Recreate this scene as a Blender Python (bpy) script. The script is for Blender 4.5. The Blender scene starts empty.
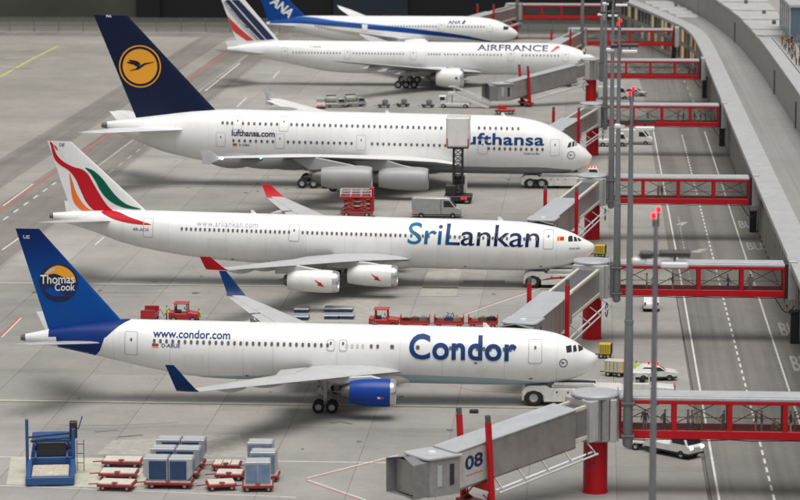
import bpy, bmesh, math, random
from mathutils import Vector, Matrix
random.seed(7)
R = math.radians
scn = bpy.context.scene
COL = scn.collection

# ------------------------------------------------------------------ camera
F_PX = 3000.0; Y_HOR = -205.0; X_VP = 597.0; H_P = 57.5       # measured on the 800x500 photograph
PITCH = math.atan((250 - Y_HOR) / F_PX)
YAW = math.atan((X_VP - 400) / (F_PX / math.cos(PITCH)))
CAM_H = H_P * math.cos(PITCH)
FW = Vector((-math.sin(YAW) * math.cos(PITCH), math.cos(YAW) * math.cos(PITCH), -math.sin(PITCH)))
RT = Vector((math.cos(YAW), math.sin(YAW), 0)); UP = RT.cross(FW)
CAM = Vector((0, 0, CAM_H))
cam_d = bpy.data.cameras.new('camera'); cam = bpy.data.objects.new('camera', cam_d); COL.objects.link(cam)
cam.matrix_world = Matrix.Translation(CAM) @ Matrix((RT, UP, -FW)).transposed().to_4x4()
cam_d.sensor_width = 36; cam_d.lens = 36 * F_PX / 800
cam_d.clip_start = 1; cam_d.clip_end = 6000
cam_d.dof.use_dof = True; cam_d.dof.focus_distance = 312; cam_d.dof.aperture_fstop = 0.40
scn.camera = cam

def ray(x, y): return FW + RT * ((x - 400) / F_PX) + UP * ((250 - y) / F_PX)
def gnd(x, y, h=0.0):
    r = ray(x, y); return CAM + r * ((h - CAM_H) / r.z)
def YS(Y): return 1.12786 * Y + 2.341       # depth scale settled when the focal length was
def aty(x, y, Y):
    r = ray(x, y); return CAM + r * (Y / r.y)

# ------------------------------------------------------------------ light
SUN_EL, SUN_AZ = 74.0, 165.0      # high, very soft light, a little from the viewer's side
world = bpy.data.worlds.new('World'); scn.world = world; world.use_nodes = True
nt = world.node_tree; nt.nodes.clear()
sky = nt.nodes.new('ShaderNodeTexSky'); sky.sky_type = 'NISHITA'; sky.sun_disc = False
sky.sun_elevation = R(SUN_EL); sky.sun_rotation = R(SUN_AZ); sky.air_density = 1.0; sky.dust_density = 4.0; sky.ozone_density = 1.0
hs = nt.nodes.new('ShaderNodeHueSaturation'); hs.inputs['Saturation'].default_value = 0.06
bg = nt.nodes.new('ShaderNodeBackground'); bg.inputs['Strength'].default_value = 0.08
wo = nt.nodes.new('ShaderNodeOutputWorld')
nt.links.new(sky.outputs[0], hs.inputs['Color']); nt.links.new(hs.outputs[0], bg.inputs['Color']); nt.links.new(bg.outputs[0], wo.inputs[0])
sun_d = bpy.data.lights.new('sun', 'SUN'); sun_d.energy = 1.5; sun_d.angle = R(42); sun_d.color = (1.0, 0.968, 0.92)
sun = bpy.data.objects.new('sun', sun_d); COL.objects.link(sun); sun.location = (0, 280, 200)
az = R(SUN_AZ); sdir = Vector((math.sin(az) * math.cos(R(SUN_EL)), math.cos(az) * math.cos(R(SUN_EL)), math.sin(R(SUN_EL))))
sun.rotation_euler = sdir.to_track_quat('Z', 'Y').to_euler()
scn.view_settings.view_transform = 'Standard'; scn.view_settings.look = 'None'
scn.view_settings.exposure = 0.44; scn.view_settings.gamma = 1.0; scn.view_settings.use_curve_mapping = False
scn.cycles.max_bounces = 6; scn.cycles.diffuse_bounces = 3; scn.cycles.glossy_bounces = 3; scn.cycles.transparent_max_bounces = 12
scn.cycles.use_denoising = True; scn.cycles.caustics_reflective = False; scn.cycles.caustics_refractive = False

# ------------------------------------------------------------------ materials
def lin(c):
    if isinstance(c, str):
        c = [int(c[i:i + 2], 16) / 255 for i in (0, 2, 4)]
        c = [x / 12.92 if x <= 0.04045 else ((x + 0.055) / 1.055) ** 2.4 for x in c]
    return (c[0], c[1], c[2], 1)

M = {}
def mat(name, col, rough=0.5, metal=0.0, var=0.10, scale=0.6, bump=0.0, coat=0.0, emit=0.0, alpha=1.0, dirt=0.0, spec=0.5, space='Object'):
    m = bpy.data.materials.new(name); m.use_nodes = True; M[name] = m
    n = m.node_tree.nodes; l = m.node_tree.links; b = n['Principled BSDF']
    col = lin(col)
    b.inputs['Roughness'].default_value = rough; b.inputs['Metallic'].default_value = metal
    b.inputs['Specular IOR Level'].default_value = spec
    if coat: b.inputs['Coat Weight'].default_value = coat; b.inputs['Coat Roughness'].default_value = 0.12
    if emit: b.inputs['Emission Color'].default_value = col; b.inputs['Emission Strength'].default_value = emit
    if alpha < 1: b.inputs['Alpha'].default_value = alpha
    b.inputs['Base Color'].default_value = col
    if var > 0:
        tc = n.new('ShaderNodeTexCoord'); nz = n.new('ShaderNodeTexNoise'); nz.inputs['Scale'].default_value = scale
        nz.inputs['Detail'].default_value = 6; nz.inputs['Roughness'].default_value = 0.65
        l.new(tc.outputs[space], nz.inputs['Vector'])
        mr = n.new('ShaderNodeMapRange'); mr.inputs['From Min'].default_value = 0.3; mr.inputs['From Max'].default_value = 0.7
        mr.inputs['To Min'].default_value = 1 - var; mr.inputs['To Max'].default_value = 1 + var * 0.5
        l.new(nz.outputs['Fac'], mr.inputs['Value'])
        mx = n.new('ShaderNodeMix'); mx.data_type = 'RGBA'; mx.blend_type = 'MULTIPLY'; mx.inputs['Factor'].default_value = 1
        mx.inputs[6].default_value = col
        l.new(mr.outputs[0], mx.inputs[7]); out = mx.outputs[2]
        if dirt > 0:
            nd = n.new('ShaderNodeTexNoise'); nd.inputs['Scale'].default_value = scale * 3.1; nd.inputs['Detail'].default_value = 8
            mp = n.new('ShaderNodeMapping'); mp.inputs['Scale'].default_value = (1, 1, 0.25)
            l.new(tc.outputs[space], mp.inputs[0]); l.new(mp.outputs[0], nd.inputs['Vector'])
            r2 = n.new('ShaderNodeMapRange'); r2.inputs['From Min'].default_value = 0.52; r2.inputs['From Max'].default_value = 0.75
            r2.inputs['To Max'].default_value = dirt
            l.new(nd.outputs['Fac'], r2.inputs['Value'])
            m2 = n.new('ShaderNodeMix'); m2.data_type = 'RGBA'; m2.inputs[7].default_value = (0.10, 0.09, 0.075, 1)
            l.new(r2.outputs[0], m2.inputs['Factor']); l.new(out, m2.inputs[6]); out = m2.outputs[2]
        l.new(out, b.inputs['Base Color'])
        rr = n.new('ShaderNodeMapRange'); rr.inputs['To Min'].default_value = max(0, rough - 0.1); rr.inputs['To Max'].default_value = min(1, rough + 0.12)
        l.new(nz.outputs['Fac'], rr.inputs['Value']); l.new(rr.outputs[0], b.inputs['Roughness'])
        if bump > 0:
            nb = n.new('ShaderNodeTexNoise'); nb.inputs['Scale'].default_value = scale * 12; nb.inputs['Detail'].default_value = 4
            l.new(tc.outputs[space], nb.inputs['Vector'])
            bp = n.new('ShaderNodeBump'); bp.inputs['Strength'].default_value = bump; bp.inputs['Distance'].default_value = 0.05
            l.new(nb.outputs['Fac'], bp.inputs['Height']); l.new(bp.outputs[0], b.inputs['Normal'])
    return m

mat('plane_white', (0.82, 0.825, 0.825), 0.34, var=0.05, scale=0.25, coat=0.15, dirt=0.10)
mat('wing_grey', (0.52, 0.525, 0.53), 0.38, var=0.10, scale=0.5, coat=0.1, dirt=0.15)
mat('wing_shade', (0.24, 0.245, 0.255), 0.45, var=0.10, scale=0.5)  # shade under the wings put into the colour of lower faces and fairings
mat('cowl_grey', (0.36, 0.365, 0.37), 0.4, var=0.08, scale=0.5, coat=0.1)
mat('cowl_white', (0.80, 0.79, 0.775), 0.35, var=0.05, coat=0.1, dirt=0.10)
mat('cowl_blue', (0.004, 0.048, 0.30), 0.32, var=0.06, spec=0.3)
mat('globetail_blue', (0.001, 0.066, 0.30), 0.4, var=0.06, scale=0.2, spec=0.2)
mat('globetail_navy', (0.002, 0.026, 0.18), 0.36, var=0.05, spec=0.3)
mat('winglet_navy', (0.002, 0.028, 0.125), 0.4, var=0.05, spec=0.2)
mat('letter_blue', (0.006, 0.045, 0.17), 0.5, var=0.05, spec=0.2)
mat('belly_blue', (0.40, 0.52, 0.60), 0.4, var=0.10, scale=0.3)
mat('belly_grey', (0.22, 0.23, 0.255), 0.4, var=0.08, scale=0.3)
mat('crane_navy', (0.004, 0.009, 0.040), 0.4, var=0.05, spec=0.25)
mat('crane_yellow', (0.83, 0.36, 0.02), 0.4, var=0.04)
mat('swoosh_red', (0.52, 0.010, 0.022), 0.45, var=0.05, spec=0.2)
mat('swoosh_green', (0.001, 0.11, 0.062), 0.45, var=0.05, spec=0.2)
mat('swoosh_orange', (0.85, 0.16, 0.02), 0.4, var=0.04)
mat('stripe_navy', (0.012, 0.02, 0.075), 0.4, var=0.05)
mat('stripe_red', (0.62, 0.045, 0.05), 0.4, var=0.05)
mat('cheat_blue', (0.002, 0.055, 0.26), 0.4, var=0.05, spec=0.2)
mat('cheat_light', (0.05, 0.28, 0.60), 0.35, var=0.05)
mat('line_grey', (0.50, 0.50, 0.50), 0.5, var=0)
mat('joint_line', (0.60, 0.60, 0.59), 0.5, var=0)
mat('small_print', (0.12, 0.12, 0.14), 0.5, var=0)
mat('swoosh_grey', (0.30, 0.34, 0.42), 0.5, var=0)
mat('window_glass', (0.125, 0.12, 0.115), 0.5, var=0, spec=0.2)
mat('window_shade', (0.55, 0.55, 0.53), 0.4, var=0)
mat('cockpit_glass', (0.02, 0.022, 0.026), 0.08, var=0)
mat('metal_lip', (0.62, 0.63, 0.65), 0.25, metal=0.9, var=0.08)
mat('exhaust', (0.20, 0.19, 0.18), 0.4, metal=0.8, var=0.2)
mat('black_fan', (0.02, 0.02, 0.022), 0.4, var=0)
mat('tyre', (0.018, 0.018, 0.018), 0.8, var=0.2, scale=3)
mat('hub_grey', (0.42, 0.42, 0.42), 0.4, metal=0.3, var=0.1, scale=3)
mat('strut', (0.40, 0.40, 0.40), 0.35, metal=0.6, var=0.1)
mat('bridge_red', (0.50, 0.007, 0.016), 0.42, var=0.10, scale=0.8, spec=0.3, dirt=0.10)
mat('bridge_roof', (0.47, 0.485, 0.50), 0.5, metal=0.1, var=0.10, scale=0.6, dirt=0.15)
mat('bridge_side', (0.37, 0.35, 0.34), 0.33, metal=0.55, var=0.15, scale=0.6, dirt=0.25)
mat('bridge_panel', (0.48, 0.47, 0.46), 0.45, metal=0.1, var=0.10, scale=0.8, dirt=0.2)
mat('bridge_dark', (0.10, 0.10, 0.105), 0.5, var=0.1)
mat('rail_cream', (0.62, 0.59, 0.52), 0.5, var=0.12, scale=1.5)
mat('hood_grey', (0.22, 0.22, 0.225), 0.55, var=0.2, scale=2)
mat('bellows', (0.28, 0.27, 0.27), 0.65, var=0.2, scale=2)
mat('mast_grey', (0.24, 0.245, 0.26), 0.45, metal=0.25, var=0.12, scale=0.7, dirt=0.15)
mat('lamp_white', (0.78, 0.79, 0.80), 0.35, var=0.04)
mat('lamp_dark', (0.05, 0.05, 0.055), 0.45, var=0.1)
mat('beacon_red', (1.0, 0.003, 0.010), 0.6, var=0, emit=5, spec=0.1)
mat('beacon_dim', (1.0, 0.003, 0.010), 0.6, var=0, emit=1.6, spec=0.1)
mat('beacon_base', (0.20, 0.01, 0.012), 0.3, var=0)
mat('head_lamp', (1.0, 0.93, 0.80), 0.3, var=0, emit=10)
mat('nav_white', (0.9, 0.97, 1.0), 0.3, var=0, emit=4)
mat('nav_green', (0.10, 1.0, 0.55), 0.3, var=0, emit=10)
mat('nav_blue', (0.25, 0.45, 1.0), 0.3, var=0, emit=0.35)
mat('amber_lamp', (1.0, 0.16, 0.02), 0.5, var=0, emit=4, spec=0.1)
mat('gse_white', (0.72, 0.71, 0.69), 0.42, var=0.10, scale=1.2, coat=0.15, dirt=0.25)
mat('gse_red', (0.44, 0.014, 0.018), 0.48, var=0.12, scale=1.5, coat=0.1, dirt=0.2)
mat('dolly_red', (0.33, 0.016, 0.022), 0.55, var=0.25, scale=1.8, dirt=0.35)
mat('gse_yellow', (0.62, 0.42, 0.03), 0.45, var=0.12, scale=1.5, dirt=0.2)
mat('gse_cream', (0.62, 0.57, 0.42), 0.5, var=0.12, scale=1.5, dirt=0.25)
mat('tank_grey', (0.40, 0.41, 0.36), 0.45, var=0.3, scale=1.5, dirt=0.5)
mat('gse_blue', (0.022, 0.085, 0.26), 0.45, var=0.15, scale=1.5, dirt=0.2)
mat('gse_black', (0.022, 0.022, 0.024), 0.5, var=0.15, scale=1.5)
mat('gse_silver', (0.44, 0.44, 0.43), 0.35, metal=0.4, var=0.12, scale=1.2, dirt=0.3)
mat('bed_beige', (0.55, 0.47, 0.40), 0.7, var=0.22, scale=1.6, dirt=0.4)
mat('bed_pale', (0.66, 0.62, 0.54), 0.7, var=0.18, scale=1.6, dirt=0.35)
mat('box_silver', (0.46, 0.48, 0.51), 0.38, metal=0.45, var=0.15, scale=1.5, dirt=0.2)
mat('box_blue', (0.018, 0.050, 0.145), 0.45, var=0.22, scale=1.8, dirt=0.15)
mat('box_blue_faded', (0.16, 0.24, 0.36), 0.45, var=0.30, scale=1.5, dirt=0.2)
mat('facade_beige', (0.46, 0.43, 0.38), 0.7, var=0.14, scale=0.5, bump=0.05, dirt=0.3)
mat('concrete_light', (0.42, 0.425, 0.43), 0.7, var=0.10, scale=0.35, bump=0.05, dirt=0.18)
mat('concrete_wall', (0.33, 0.32, 0.305), 0.8, var=0.12, scale=0.5, bump=0.1, dirt=0.15)
mat('panel_white', (0.46, 0.46, 0.45), 0.65, var=0.14, scale=0.4, dirt=0.3)
mat('facade_glass', (0.10, 0.10, 0.095), 0.12, var=0.1, scale=0.5)
mat('lit_window', (0.9, 0.52, 0.22), 0.4, var=0.35, scale=0.25, emit=0.22)
mat('lit_pale', (0.85, 0.72, 0.48), 0.4, var=0.35, scale=0.25, emit=0.16)
mat('glass_blue', (0.12, 0.17, 0.22), 0.12, var=0.1)
mat('hedge', (0.035, 0.075, 0.02), 0.8, var=0.5, scale=3)
mat('skin', (0.52, 0.32, 0.22), 0.55, var=0)
mat('dark_hair', (0.025, 0.018, 0.012), 0.6, var=0)
mat('vest_green', (0.55, 0.75, 0.05), 0.6, var=0)
for nm, c in dict(cloth_black=(0.025, 0.025, 0.028), cloth_brown=(0.13, 0.075, 0.045), cloth_tan=(0.36, 0.27, 0.18), cloth_grey=(0.20, 0.20, 0.21),
                  cloth_red=(0.35, 0.03, 0.03), cloth_blue=(0.03, 0.06, 0.18), cloth_white=(0.6, 0.58, 0.55), cloth_olive=(0.11, 0.12, 0.06),
                  cloth_violet=(0.10, 0.06, 0.20)).items(): mat(nm, c, 0.8, var=0.15, scale=4)
mat('mark_white', (0.66, 0.655, 0.63), 0.65, var=0.22, scale=1.2, space='Object', dirt=0.35)
mat('mark_worn', (0.46, 0.45, 0.43), 0.7, var=0.35, scale=1.5, dirt=0.4)
mat('mark_red', (0.50, 0.13, 0.12), 0.65, var=0.25, scale=1.2, dirt=0.25)
mat('mark_cream', (0.54, 0.52, 0.43), 0.68, var=0.18, scale=0.5, dirt=0.18)
mat('mark_yellow', (0.58, 0.56, 0.16), 0.65, var=0.25, scale=1.0, dirt=0.2)
mat('mark_faint', (0.415, 0.398, 0.355), 0.7, var=0.25, scale=1.0, dirt=0.25)
mat('groove_dark', (0.09, 0.085, 0.08), 0.8, var=0.2, scale=0.5)
mat('oil_dark', (0.13, 0.125, 0.115), 0.6, var=0.3, scale=2)
mat('rubber_mark', (0.215, 0.206, 0.19), 0.75, var=0.25, scale=0.8)
mat('patch_light', (0.24, 0.24, 0.235), 0.75, var=0.2, scale=0.4)
mat('patch_dark', (0.17, 0.165, 0.155), 0.75, var=0.2, scale=0.4)
mat('hall_green', (0.060, 0.062, 0.048), 0.8, var=0.3, scale=0.06)
mat('hall_black', (0.0035, 0.0035, 0.004), 0.8, var=0.3, scale=0.06)
mat('hall_blue', (0.012, 0.022, 0.035), 0.5, var=0.3, scale=0.1)
mat('fence_grey', (0.17, 0.175, 0.17), 0.5, metal=0.2, var=0.1)

def clear_pane(name, col, alpha):
    m = bpy.data.materials.new(name); m.use_nodes = True; M[name] = m
    n = m.node_tree.nodes; l = m.node_tree.links; n.remove(n['Principled BSDF'])
    t = n.new('ShaderNodeBsdfTransparent'); t.inputs[0].default_value = (0.93, 0.94, 0.93, 1)
    g = n.new('ShaderNodeBsdfGlossy'); g.inputs['Roughness'].default_value = 0.08; g.inputs[0].default_value = (*col, 1)
    d = n.new('ShaderNodeBsdfDiffuse'); d.inputs[0].default_value = (*col, 1)
    a = n.new('ShaderNodeMixShader'); a.inputs[0].default_value = 0.5
    mx = n.new('ShaderNodeMixShader'); mx.inputs[0].default_value = alpha
    l.new(g.outputs[0], a.inputs[1]); l.new(d.outputs[0], a.inputs[2])
    l.new(t.outputs[0], mx.inputs[1]); l.new(a.outputs[0], mx.inputs[2]); l.new(mx.outputs[0], n['Material Output'].inputs[0])
clear_pane('clear_pane', (0.55, 0.55, 0.54), 0.05)
clear_pane('fence_mesh', (0.30, 0.30, 0.28), 0.35)

def ground_mat(name, col, slab=None, streak=0.0, stain=0.35, tint=(0.985, 0.98, 0.965), var=0.2, tyre=0.0):
    """concrete / asphalt in world coordinates: cloudy tone, slab to slab differences, drip stains, tyre streaks along Y"""
    m = bpy.data.materials.new(name); m.use_nodes = True; M[name] = m
    n = m.node_tree.nodes; l = m.node_tree.links; b = n['Principled BSDF']; b.inputs['Roughness'].default_value = 0.7
    b.inputs['Specular IOR Level'].default_value = 0.35
    geo = n.new('ShaderNodeNewGeometry'); pos = geo.outputs['Position']
    def noise(scale, detail=6, rough=0.6, sc=(1, 1, 1), dist=0.0):
        mp = n.new('ShaderNodeMapping'); mp.inputs['Scale'].default_value = sc; l.new(pos, mp.inputs[0])
        z = n.new('ShaderNodeTexNoise'); z.inputs['Scale'].default_value = scale; z.inputs['Detail'].default_value = detail
        z.inputs['Roughness'].default_value = rough; z.inputs['Distortion'].default_value = dist; l.new(mp.outputs[0], z.inputs['Vector']); return z.outputs['Fac']
    def ramp(v, a, c, lo, hi):
        r = n.new('ShaderNodeMapRange'); r.inputs['From Min'].default_value = a; r.inputs['From Max'].default_value = c
        r.inputs['To Min'].default_value = lo; r.inputs['To Max'].default_value = hi; l.new(v, r.inputs['Value']); return r.outputs[0]
    def mul(a, c):
        k = n.new('ShaderNodeMath'); k.operation = 'MULTIPLY'; l.new(a, k.inputs[0])
        if isinstance(c, float): k.inputs[1].default_value = c
        else: l.new(c, k.inputs[1])
        return k.outputs[0]
    v = ramp(noise(0.022, 5, 0.6), 0.3, 0.7, 1 - var, 1 + var * 0.6)
    v = mul(v, ramp(noise(0.16, 7, 0.7, (1, 0.5, 1)), 0.3, 0.75, 1 - var * 0.5, 1 + var * 0.35))
    v = mul(v, ramp(noise(1.5, 5, 0.7), 0.25, 0.75, 0.93, 1.05))
    v = mul(v, ramp(noise(0.33, 9, 0.75, (1, 0.3, 1), 1.5), 0.60, 0.74, 1.0, 1 - stain))
    if slab:
        mp = n.new('ShaderNodeVectorMath'); mp.operation = 'DIVIDE'; mp.inputs[1].default_value = (slab[0], slab[1], 1); l.new(pos, mp.inputs[0])
        ad = n.new('ShaderNodeVectorMath'); ad.operation = 'ADD'; ad.inputs[1].default_value = (slab[2], slab[3], 0.5); l.new(mp.outputs[0], ad.inputs[0])
        fl = n.new('ShaderNodeVectorMath'); fl.operation = 'FLOOR'; l.new(ad.outputs[0], fl.inputs[0])
        wn = n.new('ShaderNodeTexWhiteNoise'); l.new(fl.outputs[0], wn.inputs['Vector'])
        v = mul(v, ramp(wn.outputs['Value'], 0, 1, 0.90, 1.05))
    if streak:
        v = mul(v, ramp(noise(0.55, 5, 0.6, (1, 0.012, 1), 0.3), 0.42, 0.66, 1.0, 1 - streak))
    if tyre:
        v = mul(v, ramp(noise(0.16, 6, 0.7, (0.05, 1, 1), 0.4), 0.55, 0.72, 1.0, 1 - tyre))
    mx = n.new('ShaderNodeMix'); mx.data_type = 'RGBA'; mx.blend_type = 'MULTIPLY'; mx.inputs['Factor'].default_value = 1; mx.inputs[6].default_value = lin(col)
    l.new(v, mx.inputs[7])
    hue = n.new('ShaderNodeMix'); hue.data_type = 'RGBA'; hue.blend_type = 'MULTIPLY'
    l.new(ramp(noise(0.03, 4, 0.6, (1.3, 1, 1)), 0.35, 0.65, 0, 1), hue.inputs['Factor']); l.new(mx.outputs[2], hue.inputs[6]); hue.inputs[7].default_value = (*tint, 1)
    l.new(hue.outputs[2], b.inputs['Base Color'])
    l.new(ramp(noise(0.2, 5), 0.3, 0.7, 0.55, 0.8), b.inputs['Roughness'])
    bp = n.new('ShaderNodeBump'); bp.inputs['Strength'].default_value = 0.15; bp.inputs['Distance'].default_value = 0.04
    l.new(noise(6.0, 4), bp.inputs['Height']); l.new(bp.outputs[0], b.inputs['Normal'])
    return m
SLAB_X, SLAB_Y, SLAB_X0, SLAB_Y0 = 7.4, 17.0, -101.4, 205.0
ground_mat('apron_concrete', (0.362, 0.348, 0.326), slab=(SLAB_X, SLAB_Y, -SLAB_X0 / SLAB_X - math.floor(-SLAB_X0 / SLAB_X), -SLAB_Y0 / SLAB_Y - math.floor(-SLAB_Y0 / SLAB_Y)), stain=0.34, tyre=0.26, var=0.28)
ground_mat('taxi_concrete', (0.345, 0.325, 0.295), stain=0.2, var=0.24, tyre=0.15)
ground_mat('taxi_dark', (0.262, 0.245, 0.222), stain=0.25, var=0.28, streak=0.18, tyre=0.12)
ground_mat('road_grey', (0.222, 0.212, 0.196), stain=0.3, streak=0.32, var=0.2)
ground_mat('deck_grey', (0.30, 0.30, 0.29), stain=0.1, streak=0.14, var=0.1)
ground_mat('base_ground', (0.16, 0.15, 0.14), stain=0.2)
ground_mat('joint_fill', (0.25, 0.235, 0.21), stain=0.1)

def node_edit(m):
    n = m.node_tree.nodes; return n, m.node_tree.links, n['Principled BSDF']
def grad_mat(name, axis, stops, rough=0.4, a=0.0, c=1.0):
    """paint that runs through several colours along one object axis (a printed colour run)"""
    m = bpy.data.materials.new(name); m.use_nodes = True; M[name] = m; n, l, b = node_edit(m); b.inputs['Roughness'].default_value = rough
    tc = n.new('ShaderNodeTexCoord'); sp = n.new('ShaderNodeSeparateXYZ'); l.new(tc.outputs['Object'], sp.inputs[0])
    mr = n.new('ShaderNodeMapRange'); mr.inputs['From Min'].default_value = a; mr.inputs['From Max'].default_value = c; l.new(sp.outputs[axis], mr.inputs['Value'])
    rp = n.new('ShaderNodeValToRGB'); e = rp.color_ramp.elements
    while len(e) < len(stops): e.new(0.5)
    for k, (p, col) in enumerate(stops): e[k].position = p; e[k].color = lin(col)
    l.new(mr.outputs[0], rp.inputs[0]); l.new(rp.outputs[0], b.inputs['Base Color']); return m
grad_mat('swoosh_letters', 0, [(0.0, (0.015, 0.17, 0.33)), (0.28, (0.006, 0.075, 0.22)), (0.40, (0.004, 0.010, 0.055)), (1.0, (0.006, 0.022, 0.085))], a=-21.8, c=-6.3)
M['swoosh_letters'].node_tree.nodes['Principled BSDF'].inputs['Specular IOR Level'].default_value = 0.15
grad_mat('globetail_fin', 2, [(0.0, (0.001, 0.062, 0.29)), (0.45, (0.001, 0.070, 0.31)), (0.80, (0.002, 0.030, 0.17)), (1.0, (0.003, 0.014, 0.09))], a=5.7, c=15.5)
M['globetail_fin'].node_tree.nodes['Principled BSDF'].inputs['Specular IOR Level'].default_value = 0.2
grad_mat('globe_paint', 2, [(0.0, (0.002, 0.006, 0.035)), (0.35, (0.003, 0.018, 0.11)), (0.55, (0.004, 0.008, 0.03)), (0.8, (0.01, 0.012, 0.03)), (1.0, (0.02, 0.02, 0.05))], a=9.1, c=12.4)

# ------------------------------------------------------------------ mesh helpers
def tag(o, label=None, cat=None, group=None, kind=None):
    if label: o['label'] = label
    if cat: o['category'] = cat
    if group: o['group'] = group
    if kind: o['kind'] = kind
    return o
def empty(name, loc=(0, 0, 0), rz=0.0, ry=0.0, label=None, cat=None, group=None):
    o = bpy.data.objects.new(name, None); COL.objects.link(o); o.location = loc; o.rotation_euler = (0, ry, rz)
    o.empty_display_size = 0.5
    return tag(o, label, cat, group)
def link_mesh(name, me, parent=None):
    o = bpy.data.objects.new(name, me); COL.objects.link(o)
    if parent is not None: o.parent = parent
    return o
def copy_tree(o, parent=None):
    c = o.copy(); COL.objects.link(c); c.parent = parent
    for ch in o.children: copy_tree(ch, c)
    return c

class MB:
    def __init__(s): s.v = []; s.f = []; s.m = []
    def add(s, verts, faces, mi=0):
        k = len(s.v); s.v += [tuple(p) for p in verts]; s.f += [tuple(i + k for i in q) for q in faces]; s.m += [mi] * len(faces); return s
    def box(s, x0, x1, y0, y1, z0, z1, mi=0):
        return s.add([(x0, y0, z0), (x1, y0, z0), (x1, y1, z0), (x0, y1, z0), (x0, y0, z1), (x1, y0, z1), (x1, y1, z1), (x0, y1, z1)],
                     [(0, 3, 2, 1), (4, 5, 6, 7), (0, 1, 5, 4), (1, 2, 6, 5), (2, 3, 7, 6), (3, 0, 4, 7)], mi)
    def bar(s, p, q, w, h=None, mi=0):
        h = w if h is None else h; p = Vector(p); q = Vector(q); d = (q - p).normalized()
        a = d.cross(Vector((0, 0, 1)))
        if a.length < 1e-4: a = Vector((1, 0, 0))
        a.normalize(); b = a.cross(d); a *= w / 2; b *= h / 2
        vs = [p - a - b, p + a - b, p + a + b, p - a + b, q - a - b, q + a - b, q + a + b, q - a + b]
        return s.add(vs, [(0, 1, 2, 3), (7, 6, 5, 4), (0, 4, 5, 1), (1, 5, 6, 2), (2, 6, 7, 3), (3, 7, 4, 0)], mi)
    def tube(s, p, q, r0, r1=None, n=10, mi=0, caps=True):
        r1 = r0 if r1 is None else r1; p = Vector(p); q = Vector(q); d = (q - p).normalized()
        a = d.cross(Vector((0, 0, 1)))
        if a.length < 1e-4: a = Vector((1, 0, 0))
        a.normalize(); b = d.cross(a)
        vs = []
        for c, r in ((p, r0), (q, r1)): vs += [c + a * (r * math.cos(2 * math.pi * i / n)) + b * (r * math.sin(2 * math.pi * i / n)) for i in range(n)]
        fs = [(i, (i + 1) % n, n + (i + 1) % n, n + i) for i in range(n)]
        if caps: fs += [tuple(reversed(range(n))), tuple(range(n, 2 * n))]
        return s.add(vs, fs, mi)
    def path(s, pts, r, n=6, mi=0):
        for a, b in zip(pts, pts[1:]): s.tube(a, b, r, r, n, mi)
        return s
    def lathe(s, prof, c=(0, 0, 0), axis='x', n=24, mi=0, caps=(False, False)):
        vs = []
        for u, r in prof:
            for i in range(n):
                t = 2 * math.pi * i / n; a, b = r * math.cos(t), r * math.sin(t)
                vs.append({'x': (c[0] + u, c[1] + a, c[2] + b), 'y': (c[0] + b, c[1] + u, c[2] + a), 'z': (c[0] + a, c[1] + b, c[2] + u)}[axis])
        fs = []
        for k in range(len(prof) - 1):
            for i in range(n): fs.append((k * n + i, k * n + (i + 1) % n, (k + 1) * n + (i + 1) % n, (k + 1) * n + i))
        if caps[0]: fs.append(tuple(reversed(range(n))))
        if caps[1]: fs.append(tuple(range((len(prof) - 1) * n, len(prof) * n)))
        return s.add(vs, fs, mi)
    def loft(s, rings, mi=0, cap0=True, cap1=True):
        n = len(rings[0]); vs = [p for r in rings for p in r]; fs = []
        for k in range(len(rings) - 1):
            for i in range(n): fs.append((k * n + i, k * n + (i + 1) % n, (k + 1) * n + (i + 1) % n, (k + 1) * n + i))
        if cap0: fs.append(tuple(reversed(range(n))))
        if cap1: fs.append(tuple(range((len(rings) - 1) * n, len(rings) * n)))
        return s.add(vs, fs, mi)
    def prism(s, poly, y0, y1, mi=0, axis='y'):
        """poly of (a, b): axis y -> (a, y, b); axis z -> (a, b, z); axis x -> (x, a, b)"""
        f = {'y': lambda a, b, t: (a, t, b), 'z': lambda a, b, t: (a, b, t), 'x': lambda a, b, t: (t, a, b)}[axis]
        n = len(poly); vs = [f(a, b, y0) for a, b in poly] + [f(a, b, y1) for a, b in poly]
        fs = [(i, (i + 1) % n, n + (i + 1) % n, n + i) for i in range(n)] + [tuple(reversed(range(n))), tuple(range(n, 2 * n))]
        return s.add(vs, fs, mi)
    def xf(s, mtx):
        s.v = [tuple(mtx @ Vector(p)) for p in s.v]; return s
    def mesh(s, name, mats, smooth=None, bevel=0.0):
        me = bpy.data.meshes.new(name); me.from_pydata(s.v, [], s.f)
        for m in (mats if isinstance(mats, (list, tuple)) else [mats]): me.materials.append(M[m] if isinstance(m, str) else m)
        if any(s.m): me.polygons.foreach_set('material_index', s.m)
        bm = bmesh.new(); bm.from_mesh(me); bmesh.ops.recalc_face_normals(bm, faces=bm.faces)
        if bevel: bmesh.ops.bevel(bm, geom=[e for e in bm.edges if len(e.link_faces) == 2 and e.calc_face_angle(0) > 0.6], offset=bevel, segments=1, affect='EDGES', clamp_overlap=True)
        bm.to_mesh(me); bm.free()
        if smooth is not None:
            me.polygons.foreach_set('use_smooth', [True] * len(me.polygons)); me.set_sharp_from_angle(angle=R(smooth))
        me.update(); return me
    def build(s, name, mats, parent=None, smooth=None, bevel=0.0):
        return link_mesh(name, s.mesh(name, mats, smooth, bevel), parent)

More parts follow.
